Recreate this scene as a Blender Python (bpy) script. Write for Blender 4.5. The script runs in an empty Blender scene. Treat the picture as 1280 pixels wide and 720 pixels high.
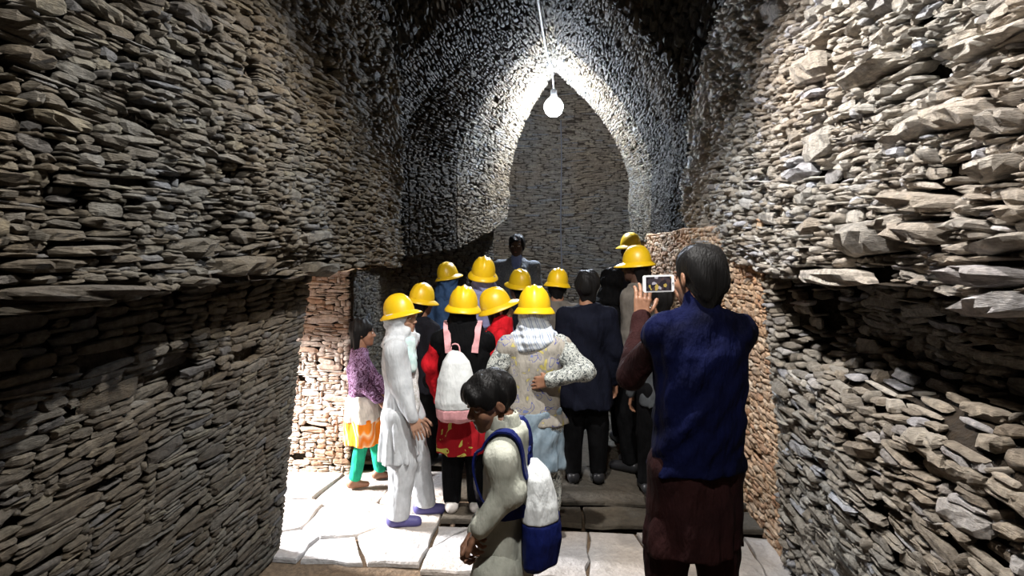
import bpy, math, random
import numpy as np
from mathutils import Vector, Matrix

# ------------------------------------------------------------------ camera, world, lights, exposure
SC = bpy.context.scene
COL = SC.collection
F_PX = 782.0
YAW = math.atan(60 / F_PX)
PITCH = math.atan(50 / F_PX)
CAM = np.array([0.0, 0.0, 1.75])
cam_d = bpy.data.cameras.new('camera')
cam_d.sensor_width = 36.0
cam_d.lens = F_PX / 1280 * 36.0
cam_d.clip_start = 0.05
cam_o = bpy.data.objects.new('camera', cam_d)
COL.objects.link(cam_o)
cam_o.location = CAM
cam_o.rotation_euler = (math.pi / 2 - PITCH, 0, YAW)
SC.camera = cam_o

world = bpy.data.worlds.new('world')
SC.world = world
world.use_nodes = True
world.node_tree.nodes['Background'].inputs[0].default_value = (0.75, 0.85, 1.0, 1)
world.node_tree.nodes['Background'].inputs[1].default_value = 0.012

SC.view_settings.view_transform = 'Standard'
SC.view_settings.look = 'None'
SC.view_settings.gamma = 1.0
SC.view_settings.use_curve_mapping = False
SC.view_settings.exposure = 0.0


def light(name, kind, loc, energy, color, **kw):
    l = bpy.data.lights.new(name, kind)
    l.energy = energy
    l.color = color
    rot = kw.pop('rot', None)
    for k, v in kw.items():
        setattr(l, k, v)
    o = bpy.data.objects.new(name, l)
    COL.objects.link(o)
    o.location = loc
    if rot:
        o.rotation_euler = rot
    return o


# first spot: work lamp hanging overhead, above the frame
light('unseen_overhead_light', 'SPOT', (0.0, 2.45, 3.35), 450, (1.0, 0.97, 0.93), shadow_soft_size=0.035,
      spot_size=math.radians(140), spot_blend=0.45)
light('unseen_overhead_light', 'SPOT', (0.05, 0.8, 3.25), 230, (1.0, 0.97, 0.93), shadow_soft_size=0.035,  # second spot added as unseen fill for the lower walls and backs
      spot_size=math.radians(140), spot_blend=0.45)
# daylight entering by the side passage on the left
light('side_passage_daylight', 'AREA', (-3.75, 4.0, 1.55), 640, (1.0, 0.98, 0.99), shape='RECTANGLE',
      size=0.3, size_y=0.5, rot=(0, -math.radians(62), 0))

# ------------------------------------------------------------------ camera helpers (used to choose which stones are built singly)
_F = np.array([-math.sin(YAW) * math.cos(PITCH), math.cos(YAW) * math.cos(PITCH), -math.sin(PITCH)])
_R = np.array([math.cos(YAW), math.sin(YAW), 0.0])
_U = np.cross(_R, _F)


def proj(P):
    Q = np.asarray(P, float) - CAM
    f = Q @ _F
    f = np.where(f < 0.05, 0.05, f)
    return 640 + F_PX * (Q @ _R) / f, 360 - F_PX * (Q @ _U) / f, f


def at(px, py, y):
    d = _F + _R * (px - 640) / F_PX + _U * (360 - py) / F_PX
    return CAM + d * (y / d[1])


# ------------------------------------------------------------------ small helpers
RNG = np.random.default_rng(7)


def link(o, parent=None):
    COL.objects.link(o)
    if parent is not None:
        o.parent = parent
    return o


def mesh_obj(name, verts, faces, mat=None, parent=None, smooth=False, tone=None):
    me = bpy.data.meshes.new(name)
    verts = np.asarray(verts, dtype=np.float32)
    if isinstance(faces, np.ndarray):
        n = faces.shape[1]
        me.vertices.add(len(verts))
        me.vertices.foreach_set('co', verts.ravel())
        me.loops.add(faces.size)
        me.loops.foreach_set('vertex_index', faces.astype(np.int32).ravel())
        me.polygons.add(len(faces))
        me.polygons.foreach_set('loop_start', np.arange(0, faces.size, n, dtype=np.int32))
        me.polygons.foreach_set('loop_total', np.full(len(faces), n, dtype=np.int32))
        me.update(calc_edges=True)
    else:
        me.from_pydata([tuple(map(float, v)) for v in verts], [], faces)
    if tone is not None:
        a = me.attributes.new('tone', 'FLOAT', 'POINT')
        a.data.foreach_set('value', np.asarray(tone, dtype=np.float32))
    if smooth:
        me.polygons.foreach_set('use_smooth', np.ones(len(me.polygons), dtype=bool))
    if mat:
        me.materials.append(mat)
    me.validate()
    o = bpy.data.objects.new(name, me)
    return link(o, parent)


def noise2(a, b, seed=0, oct=3, f=1.0):
    """cheap smooth pseudo-noise in -1..1, vectorised"""
    out = 0
    amp = 1.0
    tot = 0
    r = np.random.default_rng(seed)
    for o in range(oct):
        v = 0
        for k in range(4):
            th = r.uniform(0, math.pi)
            ph = r.uniform(0, 6.28)
            q = f * (2 ** o) * r.uniform(0.7, 1.4)
            v = v + np.sin(q * (a * math.cos(th) + b * math.sin(th)) + ph)
        out = out + amp * v / 2.6
        tot += amp
        amp *= 0.55
    return out / tot


# ------------------------------------------------------------------ materials
def nodes_of(m):
    m.use_nodes = True
    nt = m.node_tree
    return nt, nt.nodes, nt.links, nt.nodes['Principled BSDF']


def ramp(N, stops):
    r = N.new('ShaderNodeValToRGB')
    el = r.color_ramp.elements
    while len(el) > 1:
        el.remove(el[-1])
    el[0].position, el[0].color = stops[0][0], (*stops[0][1], 1)
    for p, c in stops[1:]:
        e = el.new(p)
        e.color = (*c, 1)
    return r


def stone_mat(name, stops, mott=1.0, bump=0.6, grain=55.0, rough=0.9, bright=1.0, zstretch=5.0, warm=1.0):
    m = bpy.data.materials.new(name)
    nt, N, L, B = nodes_of(m)
    geo = N.new('ShaderNodeNewGeometry')
    at_ = N.new('ShaderNodeAttribute'); at_.attribute_name = 'tone'
    oi = N.new('ShaderNodeObjectInfo')
    add = N.new('ShaderNodeMath'); add.operation = 'ADD'
    L.new(at_.outputs['Fac'], add.inputs[0]); L.new(oi.outputs['Random'], add.inputs[1])
    fr = N.new('ShaderNodeMath'); fr.operation = 'FRACT'
    L.new(add.outputs[0], fr.inputs[0])
    rp = ramp(N, stops)
    L.new(fr.outputs[0], rp.inputs[0])
    # large drift + fine mottling
    n1 = N.new('ShaderNodeTexNoise'); n1.inputs['Scale'].default_value = 30; n1.inputs['Detail'].default_value = 8; n1.inputs['Roughness'].default_value = 0.68
    L.new(geo.outputs['Position'], n1.inputs['Vector'])
    r1 = ramp(N, [(0.25, (1 - .55 * mott, 1 - .58 * mott, 1 - .62 * mott)), (0.5, (1 - .1 * mott,) * 3), (0.75, (1 + .45 * mott, 1 + .42 * mott, 1 + .35 * mott))])
    L.new(n1.outputs['Fac'], r1.inputs[0])
    mul = N.new('ShaderNodeMix'); mul.data_type = 'RGBA'; mul.blend_type = 'MULTIPLY'; mul.inputs[0].default_value = 1
    L.new(rp.outputs[0], mul.inputs[6]); L.new(r1.outputs[0], mul.inputs[7])
    n3 = N.new('ShaderNodeTexNoise'); n3.inputs['Scale'].default_value = 1.1; n3.inputs['Detail'].default_value = 2
    L.new(geo.outputs['Position'], n3.inputs['Vector'])
    r3 = ramp(N, [(0.35, (1.06 * bright, (1 - 0.07 * warm) * bright, (1 - 0.23 * warm) * bright)), (0.65, (0.97 * bright, 0.98 * bright, (1.02 - 0.05 * warm) * bright))])
    L.new(n3.outputs['Fac'], r3.inputs[0])
    mul2 = N.new('ShaderNodeMix'); mul2.data_type = 'RGBA'; mul2.blend_type = 'MULTIPLY'; mul2.inputs[0].default_value = 1
    L.new(mul.outputs[2], mul2.inputs[6]); L.new(r3.outputs[0], mul2.inputs[7])
    L.new(mul2.outputs[2], B.inputs['Base Color'])
    B.inputs['Roughness'].default_value = rough
    B.inputs['Specular IOR Level'].default_value = 0.25
    # bump: laminated grain + pits
    mp = N.new('ShaderNodeMapping'); mp.inputs['Scale'].default_value = (1, 1, zstretch)
    L.new(geo.outputs['Position'], mp.inputs['Vector'])
    n2 = N.new('ShaderNodeTexNoise'); n2.inputs['Scale'].default_value = grain; n2.inputs['Detail'].default_value = 7
    n2.inputs['Roughness'].default_value = 0.7
    L.new(mp.outputs[0], n2.inputs['Vector'])
    n4 = N.new('ShaderNodeTexNoise'); n4.inputs['Scale'].default_value = grain * 0.5; n4.inputs['Detail'].default_value = 4
    L.new(geo.outputs['Position'], n4.inputs['Vector'])
    ad = N.new('ShaderNodeMath'); ad.operation = 'ADD'
    L.new(n2.outputs['Fac'], ad.inputs[0]); L.new(n4.outputs['Fac'], ad.inputs[1])
    bp = N.new('ShaderNodeBump'); bp.inputs['Strength'].default_value = bump; bp.inputs['Distance'].default_value = 0.045
    L.new(ad.outputs[0], bp.inputs['Height'])
    L.new(bp.outputs[0], B.inputs['Normal'])
    return m


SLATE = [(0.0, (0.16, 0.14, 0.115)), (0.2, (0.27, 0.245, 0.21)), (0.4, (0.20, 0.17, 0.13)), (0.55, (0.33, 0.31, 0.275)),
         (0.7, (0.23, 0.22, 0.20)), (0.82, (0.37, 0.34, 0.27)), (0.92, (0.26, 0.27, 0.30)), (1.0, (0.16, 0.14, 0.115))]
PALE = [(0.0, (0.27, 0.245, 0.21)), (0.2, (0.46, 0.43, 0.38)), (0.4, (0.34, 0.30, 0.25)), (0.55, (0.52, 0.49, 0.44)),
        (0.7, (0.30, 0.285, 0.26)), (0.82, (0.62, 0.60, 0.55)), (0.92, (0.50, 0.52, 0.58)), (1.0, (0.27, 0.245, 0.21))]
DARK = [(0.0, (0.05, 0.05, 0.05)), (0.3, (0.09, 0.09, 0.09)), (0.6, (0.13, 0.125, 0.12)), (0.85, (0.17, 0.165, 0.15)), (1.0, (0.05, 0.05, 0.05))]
BRICK = [(0.0, (0.40, 0.27, 0.18)), (0.25, (0.52, 0.40, 0.30)), (0.5, (0.32, 0.19, 0.12)), (0.75, (0.50, 0.42, 0.34)), (1.0, (0.40, 0.27, 0.18))]
ROSE = [(0.0, (0.50, 0.42, 0.38)), (0.25, (0.62, 0.55, 0.50)), (0.45, (0.42, 0.28, 0.20)), (0.75, (0.66, 0.60, 0.57)), (1.0, (0.50, 0.42, 0.38))]
BACK = [(0.0, (0.22, 0.19, 0.16)), (0.3, (0.30, 0.27, 0.23)), (0.6, (0.26, 0.23, 0.20)), (0.8, (0.36, 0.32, 0.26)), (0.93, (0.24, 0.25, 0.27)), (1.0, (0.22, 0.19, 0.16))]
M = {}
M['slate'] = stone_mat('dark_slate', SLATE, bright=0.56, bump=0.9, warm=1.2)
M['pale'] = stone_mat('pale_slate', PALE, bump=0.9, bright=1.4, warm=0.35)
M['slate_low'] = stone_mat('light_tuned_dark_slate', SLATE, bright=0.52, bump=0.9)  # separate tone that puts the lower left wall's light balance into the colour
M['pale_low'] = stone_mat('light_tuned_pale_slate', PALE, bump=0.9, bright=1.05, warm=0.6)  # brightness evens out lower against upper wall light by colour
M['slate_mid'] = stone_mat('shade_toned_slate', SLATE, bright=0.27, bump=1.0)  # darker copy of the slate, shade at the bend painted in
M['dark'] = stone_mat('shade_toned_stone', DARK, bright=0.34)  # shade away from the far bulb put into the stone colour
M['brick'] = stone_mat('warm_stone', BRICK, bump=0.5, bright=1.2)  # warm stone, brightened in place of light missing on the right lower wall
M['rose'] = stone_mat('rosy_stone', ROSE, bump=0.5, bright=0.8)
M['back'] = stone_mat('thin_courses', BACK, bump=0.4, grain=30, bright=0.55)
M['mortar'] = stone_mat('earth_mortar', [(0.0, (0.04, 0.032, 0.025)), (1.0, (0.05, 0.04, 0.03))], bump=0.8, grain=40, zstretch=1)
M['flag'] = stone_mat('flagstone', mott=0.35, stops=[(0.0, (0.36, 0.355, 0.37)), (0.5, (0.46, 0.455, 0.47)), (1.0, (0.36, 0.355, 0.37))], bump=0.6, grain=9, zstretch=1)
M['flag_dark'] = stone_mat('shaded_flagstone', mott=0.6, stops=[(0.0, (0.06, 0.055, 0.048)), (0.5, (0.085, 0.078, 0.066)), (1.0, (0.06, 0.055, 0.048))], bump=0.4, grain=14, zstretch=1)  # dark copy of the flagstone, floor shade painted into the colour
M['dirt'] = stone_mat('packed_earth', [(0.0, (0.12, 0.09, 0.066)), (1.0, (0.15, 0.112, 0.08))], bump=0.5, grain=20, zstretch=1)

# ------------------------------------------------------------------ rubble masonry
NU, NV = 5, 4


def stone_templates(n=24, seed=3, angular=1.0):
    """n rough slabs in a unit box: u,v in -1..1 (length, height), w 0..1 outwards, back at -1"""
    r = np.random.default_rng(seed)
    us = np.array([-1, -0.72, 0.05, 0.75, 1.0])
    vs = np.array([-1, -0.45, 0.45, 1.0])
    U, V = np.meshgrid(us, vs, indexing='ij')
    T = []
    for k in range(n):
        x = U * r.uniform(0.94, 1.1) + r.normal(0, 0.05, U.shape)
        y = V + r.normal(0, 0.17, V.shape)
        x = x * (1 - r.uniform(0.0, 0.22) * np.abs(V) ** 3)
        y = y * (1 - r.uniform(0.0, 0.55) * np.clip(np.abs(U) - 0.7, 0, 1) / 0.3)
        y = y + 0.14 * r.normal() * U
        x = x + r.normal(0, 0.10) * V
        w = np.where(np.abs(U) > 0.9, 0.25, 1.0) * np.where(np.abs(V) > 0.9, 0.45, 1.0)
        w = w + r.normal(0, 0.16, U.shape) + r.normal(0, 0.22) * V + r.normal(0, 0.16) * U
        front = np.stack([x, y, w], -1).reshape(-1, 3)
        ring = [(i, 0) for i in range(NU)] + [(NU - 1, j) for j in range(1, NV)] + \
               [(i, NV - 1) for i in range(NU - 2, -1, -1)] + [(0, j) for j in range(NV - 2, 0, -1)]
        back = []
        for (i, j) in ring:
            p = front[i * NV + j].copy()
            p[0] *= 0.88; p[1] *= 0.85; p[2] = -1
            back.append(p)
        T.append(np.vstack([front, back]))
    F = []
    for i in range(NU - 1):
        for j in range(NV - 1):
            a = i * NV + j
            F.append((a, a + NV, a + NV + 1, a + 1))
    nf = NU * NV
    R = len(ring)
    idx = [i * NV + j for (i, j) in ring]
    for k in range(R):
        k2 = (k + 1) % R
        F.append((idx[k], nf + k, nf + k2, idx[k2]))
    return np.array(T), np.array(F, dtype=np.int32)


TPL, TF = stone_templates()


def fine_templates(n=16, seed=9, nu=9, nv=6):
    r = np.random.default_rng(seed)
    us = np.array([-1, -0.93, -0.7, -0.35, 0, 0.35, 0.7, 0.93, 1.0]); vs = np.array([-1, -0.86, -0.35, 0.35, 0.86, 1.0])
    U, V = np.meshgrid(us, vs, indexing='ij')
    T = []
    for k in range(n):
        top = 0.12 * noise2(us * 2, us * 0, k + 50, 3, 1.5)
        bot = 0.12 * noise2(us * 2, us * 0, k + 90, 3, 1.5)
        ends = 1 - r.uniform(0.1, 0.6) * np.clip(np.abs(us) - 0.6, 0, 1) / 0.4
        x = U + r.normal(0, 0.02, U.shape) + 0.07 * r.normal() * V - 0.12 * U * np.abs(V) ** 2 * r.random()
        y = V * ends[:, None] + np.where(V > 0, top[:, None] * V, -bot[:, None] * V) + 0.08 * r.normal() * U + r.normal(0, 0.03, U.shape)
        w = np.where(np.abs(U) > 0.97, 0.1, np.where(np.abs(U) > 0.9, 0.6, 1.0)) * np.where(np.abs(V) > 0.95, 0.35, np.where(np.abs(V) > 0.8, 0.8, 1.0))
        w = w * (1 + 0.25 * noise2(U, V, k, 3, 3) + r.normal(0, 0.13, U.shape) + r.normal(0, 0.10) * V + r.normal(0, 0.08) * U)
        front = np.stack([x, y, w], -1).reshape(-1, 3)
        ring = [(i, 0) for i in range(nu)] + [(nu - 1, j) for j in range(1, nv)] + [(i, nv - 1) for i in range(nu - 2, -1, -1)] + [(0, j) for j in range(nv - 2, 0, -1)]
        back = [front[i * nv + j] * [0.9, 0.85, 0] + [0, 0, -1] for (i, j) in ring]
        T.append(np.vstack([front, back]))
    F = [(i * nv + j, (i + 1) * nv + j, (i + 1) * nv + j + 1, i * nv + j + 1) for i in range(nu - 1) for j in range(nv - 1)]
    nf = nu * nv; R_ = len(ring); idx = [i * nv + j for (i, j) in ring]
    F += [(idx[k], nf + k, nf + (k + 1) % R_, idx[(k + 1) % R_]) for k in range(R_)]
    return np.array(T), np.array(F, dtype=np.int32)


FTPL, FTF = fine_templates()


def rot_frame(surf, s, z, e=0.01):
    P = surf(s, z)
    a = surf(s + e, z) - surf(s - e, z)
    b = surf(s, z + e) - surf(s, z - e)
    a /= np.linalg.norm(a, axis=-1, keepdims=True) + 1e-9
    b -= a * (a * b).sum(-1, keepdims=True)
    b /= np.linalg.norm(b, axis=-1, keepdims=True) + 1e-9
    n = np.cross(a, b)
    return P, a, b, n


_single_meshes = {}


def masonry(name, surf, s0, s1, z0, z1, cell, sizes, mat, mortar=None, flip=1, mask=None, rough=(0.01, 0.05),
            big=0, bigsize=((5, 9), (3, 5)), seed=1, wobble=0.02, extra=(), singles=300, relief=None, gap=1.0, tilt=0.0,
            back_off=0.03, depth=0.05, struct=True, holes=0.02, matpick=None):
    """surf(s,z)->xyz.  flip=+1/-1 makes the normal point into the room."""
    r = np.random.default_rng(seed)
    cs, cz = cell
    ns = int((s1 - s0) / cs)
    nz = int((z1 - z0) / cz)
    occ = np.zeros((ns, nz), bool)
    rects = []
    for (es, ez, ew, eh, prot) in extra:
        i0 = int((es - ew / 2 - s0) / cs); j0 = int((ez - eh / 2 - z0) / cz)
        i1 = int(math.ceil((es + ew / 2 - s0) / cs)); j1 = int(math.ceil((ez + eh / 2 - z0) / cz))
        occ[max(i0, 0):max(i1, 0), max(j0, 0):max(j1, 0)] = True
    for _ in range(big):
        w = r.integers(*bigsize[0]); h = r.integers(*bigsize[1])
        i = r.integers(0, max(1, ns - w)); j = r.integers(0, max(1, nz - h))
        if occ[i:i + w, j:j + h].any():
            continue
        occ[i:i + w, j:j + h] = True
        rects.append((i, j, w, h))
    wlist, hlist = sizes
    for j in range(nz):
        i = 0
        while i < ns:
            if occ[i, j]:
                i += 1
                continue
            w = int(r.choice(wlist)); h = int(r.choice(hlist))
            ww = 0
            while ww < w and i + ww < ns and not occ[i + ww, j]:
                ww += 1
            hh = 1
            while hh < h and j + hh < nz and not occ[i:i + ww, j + hh].any():
                hh += 1
            occ[i:i + ww, j:j + hh] = True
            rects.append((i, j, ww, hh))
            i += ww
    R = np.array(rects, float)
    sc = s0 + (R[:, 0] + R[:, 2] / 2) * cs
    zc = z0 + (R[:, 1] + R[:, 3] / 2) * cz
    sw = R[:, 2] * cs
    zh = R[:, 3] * cz
    n = len(R)
    prot = r.uniform(rough[0], rough[1], n) * np.clip(0.6 + zh / 0.06 * 0.5, 0.6, 1.8)
    if len(extra):
        E = np.array(extra, float)
        sc = np.r_[sc, E[:, 0]]; zc = np.r_[zc, E[:, 1]]; sw = np.r_[sw, E[:, 2]]; zh = np.r_[zh, E[:, 3]]; prot = np.r_[prot, E[:, 4]]
    n_ex = len(extra)
    N = len(sc)
    keep = r.random(N) > holes
    if n_ex:
        keep[-n_ex:] = True
    if mask is not None:
        mk = mask(sc, zc)
        if n_ex:
            mk[-n_ex:] = True
        keep &= mk
    sc, zc, sw, zh, prot = sc[keep], zc[keep], sw[keep], zh[keep], prot[keep]
    N = len(sc)
    zc = zc + wobble * noise2(sc, zc, seed + 5, 3, 3.0)
    P, A, B_, Nn = rot_frame(surf, sc, zc)
    Nn = Nn * flip
    rel = relief(sc, zc) if relief is not None else np.zeros(N)
    ang = r.normal(0, 0.05 + tilt, N) + 0.06 * noise2(sc, zc, seed + 9, 2, 2.0)
    ca, sa = np.cos(ang)[:, None], np.sin(ang)[:, None]
    A2 = A * ca + B_ * sa
    B2 = B_ * ca - A * sa
    hx = (sw / 2 * gap)[:, None] * A2 * r.uniform(0.93, 1.06, N)[:, None]
    hy = (zh / 2 * gap)[:, None] * B2 * r.uniform(0.92, 1.12, N)[:, None]
    hz = Nn * np.maximum(prot, 0.008)[:, None]
    O = P + Nn * rel[:, None]
    ti = r.integers(0, len(TPL), N)
    tone = r.random(N)
    mir = r.choice([-1, 1], N)
    # projected size -> which ones are built as single parts
    px, py, dd = proj(O)
    inview = (px > -20) & (px < 1300) & (py > -20) & (py < 740) & (dd > 0.3)
    area = sw * zh / dd ** 2 * inview * np.clip(np.abs(((O - CAM) / np.linalg.norm(O - CAM, axis=1)[:, None] * Nn).sum(1)), 0.05, 1)
    order = np.argsort(-area)
    k = min(singles, int((area > 0).sum()))
    single = np.zeros(N, bool)
    single[order[:k]] = True
    # backing wall of earth mortar
    gs = np.linspace(s0, s1, max(2, int((s1 - s0) / 0.08)))
    gz = np.linspace(z0, z1, max(2, int((z1 - z0) / 0.05)))
    GS, GZ = np.meshgrid(gs, gz, indexing='ij')
    BP, _, _, BN = rot_frame(surf, GS.ravel(), GZ.ravel())
    rl = relief(GS.ravel(), GZ.ravel()) if relief is not None else 0
    BP = BP + BN * flip * ((rl - back_off + 0.012 * noise2(GS.ravel(), GZ.ravel(), seed, 3, 9.0))[:, None])
    nzg = len(gz)
    a = np.arange(len(gs) - 1)[:, None] * nzg + np.arange(nzg - 1)[None]
    a = a.ravel()
    cx = (GS[:-1, :-1] + GS[1:, 1:]).ravel() / 2
    cc = (GZ[:-1, :-1] + GZ[1:, 1:]).ravel() / 2
    if mask is not None:
        a = a[mask(cx, cc)]
    BF = np.stack([a, a + nzg, a + nzg + 1, a + 1], 1)
    if flip < 0:
        BF = BF[:, ::-1]
    root = mesh_obj(name, BP, BF, mortar or M['mortar'])
    if struct:
        root['kind'] = 'structure'

    def mats_for(i):
        return mat
    # joined small stones
    J = np.where(~single)[0]
    if len(J):
        T = TPL[ti[J]]
        u = T[:, :, 0:1] * mir[J][:, None, None]
        V = O[J][:, None] + u * hx[J][:, None] + T[:, :, 1:2] * hy[J][:, None] + \
            np.where(T[:, :, 2:3] > -1, T[:, :, 2:3] * hz[J][:, None], -depth * Nn[J][:, None])
        nv = T.shape[1]
        Fc = (TF[None] + (np.arange(len(J)) * nv)[:, None, None])
        Fc = Fc.reshape(len(J), -1, 4)
        bad = (mir[J] * flip) < 0
        Fc[bad] = Fc[bad][:, :, ::-1]
        o = mesh_obj('small_stones', V.reshape(-1, 3), Fc.reshape(-1, 4), mat, root, tone=np.repeat(tone[J], nv))
        o['kind'] = 'stuff'
    # single stones, sharing mesh data
    for i in np.where(single)[0]:
        fine = area[i] > 0.0009
        tI = int(ti[i]) % len(FTPL) if fine else int(ti[i])
        key = (tI, mat.name, bool(fine))
        if key not in _single_meshes:
            me = bpy.data.meshes.new('stone')
            V = (FTPL if fine else TPL)[tI].copy()
            V[V[:, 2] <= -1, 2] = -1.0
            me.from_pydata([tuple(map(float, v)) for v in V], [], [tuple(map(int, f)) for f in (FTF if fine else TF)])
            me.materials.append(mat)
            _single_meshes[key] = me
        o = bpy.data.objects.new('stone', _single_meshes[key])
        m4 = Matrix.Identity(4)
        X = hx[i] * mir[i]
        Y = hy[i]
        Z = hz[i] if True else hz[i]
        zz = hz[i] / np.linalg.norm(hz[i]) * max(np.linalg.norm(hz[i]), 0.012)
        for c, vec in enumerate((X, Y, zz)):
            for q in range(3):
                m4[q][c] = float(vec[q])
        for q in range(3):
            m4[q][3] = float(O[i][q])
        o.matrix_basis = m4
        link(o, root)
    return root


# ---- the vaulted passage: plan and section as functions of depth y
def lerp(y, pts):
    xs = [p[0] for p in pts]; ys = [p[1] for p in pts]
    return np.interp(y, xs, ys)


def xl(y): return lerp(y, [(0, -1.25), (4.8, -1.25)])
def xl2(y): return lerp(y, [(4.9, -1.62), (5.9, -1.55), (6.5, -1.15), (7.1, -0.86), (7.8, -0.66)])
def xr(y): return lerp(y, [(0, 1.06), (5.2, 1.06), (6.8, 1.0), (7.8, 0.86)])
def zs_(y): return lerp(y, [(0, 3.2), (4.4, 3.2), (5.2, 2.7), (7.8, 2.5)])
def zt_(y): return lerp(y, [(0, 4.9), (4.4, 4.9), (5.2, 4.15), (7.8, 3.92)])
def zl_l(y): return lerp(y, [(0, 1.60), (5.6, 1.62), (6.6, 1.75), (7.8, 2.12)])
def zl_r(y): return lerp(y, [(0, 1.60), (3.4, 1.63), (4.8, 1.72), (7.8, 1.86)])


CX = -0.07


def section(y, t, xw, zl):
    """t is a height-like parameter: 0 at the ledge .. 1 at the apex of the vault"""
    zs, zt = zs_(y), zt_(y)
    ta = 0.5
    z = np.where(t < ta, zl + (zs - zl) * t / ta, 0)
    v = np.clip((t - ta) / (1 - ta), 0, 1.05)
    ang = v * math.pi / 2
    rise = np.sin(ang)
    zz = zs + (zt - zs) * v
    half = (xw - CX) * (1 - v ** 1.7)
    z = np.where(t < ta, z, zz)
    x = np.where(t < ta, xw, CX + half)
    return x, z


def surf_section(xf, zlf):
    def f(s, t):
        y = np.asarray(s, float)
        x, z = section(y, np.asarray(t, float) / 3.0, xf(y), zlf(y))
        return np.stack([x, y, z], -1)
    return f


def gauss(s, z, s0, z0, ws, wz):
    return np.exp(-((s - s0) / ws) ** 2 - ((z - z0) / wz) ** 2)


# t scaled so that 3.0 = apex; for the hall, z = 1.6 + 1.6*(t/1.5) below the spring line
def TL(z, y):  # world height -> t (below spring)
    return (z - zl_l(y)) / (zs_(y) - zl_l(y)) * 1.5
def TR(z, y):
    return (z - zl_r(y)) / (zs_(y) - zl_r(y)) * 1.5


def rel_ul(s, t):
    return 0.035 * noise2(s, t, 11, 3, 2.2) + 0.03 * noise2(s, t, 12, 2, 8) - 0.10 * gauss(s, t, 2.25, 0.17, 0.22, 0.13) - 0.10 * gauss(s, t, 2.95, 0.06, 0.3, 0.08) \
        - 0.05 * gauss(s, t, 1.5, 0.25, 0.12, 0.05) + 0.05 * gauss(s, t, 1.45, 0.02, 0.5, 0.05)


def rel_ur(s, t):
    return 0.04 * noise2(s, t, 21, 3, 2.5) + 0.035 * noise2(s, t, 22, 2, 9) - 0.13 * gauss(s, t, 1.98, 0.62, 0.10, 0.05) \
        - 0.10 * gauss(s, t, 2.15, 0.07, 0.25, 0.1) - 0.08 * gauss(s, t, 1.75, 0.30, 0.08, 0.05)


def ex(px, py, X, wpx, hpx, prot, T):
    """a named stone seen at a pixel on the plane x = X: gives (s, t, width, height, protrusion)"""
    d = _F + _R * (px - 640) / F_PX + _U * (360 - py) / F_PX
    k = X / d[0]
    P = CAM + d * k
    dd = k * (d @ _F)
    h = hpx * dd / F_PX
    # foreshortening along the wall
    a = _F + _R * (px - wpx / 2 - 640) / F_PX + _U * (360 - py) / F_PX
    b = _F + _R * (px + wpx / 2 - 640) / F_PX + _U * (360 - py) / F_PX
    w = abs(b[1] * X / b[0] - a[1] * X / a[0])
    return (P[1], T(P[2], P[1]), w * 0.85, h * 0.95, prot * 0.8)


EXL = [ex(95, 360, -1.22, 190, 20, 0.10, TL), ex(262, 312, -1.22, 46, 24, 0.09, TL), ex(316, 340, -1.22, 54, 24, 0.11, TL),
       ex(60, 326, -1.22, 100, 17, 0.07, TL), ex(200, 333, -1.22, 36, 8, 0.05, TL), ex(403, 292, -1.22, 50, 13, 0.04, TL), ex(415, 335, -1.22, 38, 17, 0.06, TL),
       ex(120, 305, -1.22, 100, 14, 0.06, TL), ex(35, 30, -1.22, 66, 22, 0.06, TL), ex(240, 18, -1.22, 60, 22, 0.05, TL), ex(225, 88, -1.22, 24, 16, 0.04, TL),
       ex(50, 68, -1.22, 60, 22, 0.05, TL), ex(20, 215, -1.22, 40, 18, 0.05, TL)]
EXR = [ex(1150, 259, 1.03, 80, 26, 0.10, TR), ex(1146, 297, 1.03, 72, 28, 0.11, TR), ex(1058, 298, 1.03, 56, 44, 0.10, TR),
       ex(1090, 283, 1.03, 40, 24, 0.08, TR), ex(1237, 350, 1.03, 84, 28, 0.14, TR), ex(1250, 388, 1.03, 66, 32, 0.13, TR),
       ex(954, 267, 1.03, 38, 18, 0.05, TR), ex(1012, 280, 1.03, 26, 20, 0.06, TR), ex(1008, 80, 1.03, 46, 34, 0.07, TR),
       ex(1075, 88, 1.03, 70, 20, 0.08, TR), ex(1010, 178, 1.03, 36, 38, 0.05, TR), ex(960, 18, 1.03, 34, 28, 0.05, TR),
       ex(1212, 55, 1.03, 52, 20, 0.07, TR), ex(1190, 145, 1.03, 80, 34, 0.09, TR), ex(1250, 155, 1.03, 60, 32, 0.08, TR), ex(1245, 215, 1.03, 66, 30, 0.08, TR),
       ex(1120, 165, 1.03, 70, 22, 0.07, TR), ex(1215, 285, 1.03, 50, 14, 0.08, TR), ex(1260, 308, 1.03, 60, 20, 0.09, TR), ex(1200, 245, 1.03, 40, 12, 0.06, TR),
       ex(1030, 344, 1.03, 90, 20, 0.06, TR), ex(992, 210, 1.03, 30, 20, 0.05, TR)]

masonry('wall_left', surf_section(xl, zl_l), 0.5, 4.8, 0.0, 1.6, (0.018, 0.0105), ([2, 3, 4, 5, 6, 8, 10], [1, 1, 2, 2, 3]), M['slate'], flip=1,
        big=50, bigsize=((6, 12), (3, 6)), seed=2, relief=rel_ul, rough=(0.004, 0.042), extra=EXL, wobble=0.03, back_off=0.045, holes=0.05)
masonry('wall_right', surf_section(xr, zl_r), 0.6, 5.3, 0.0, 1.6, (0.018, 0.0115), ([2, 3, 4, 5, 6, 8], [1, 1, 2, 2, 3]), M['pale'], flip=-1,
        big=110, bigsize=((5, 9), (3, 6)), seed=3, relief=rel_ur, rough=(0.004, 0.058), extra=EXR, wobble=0.04, back_off=0.06, holes=0.06, tilt=0.05)


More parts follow.
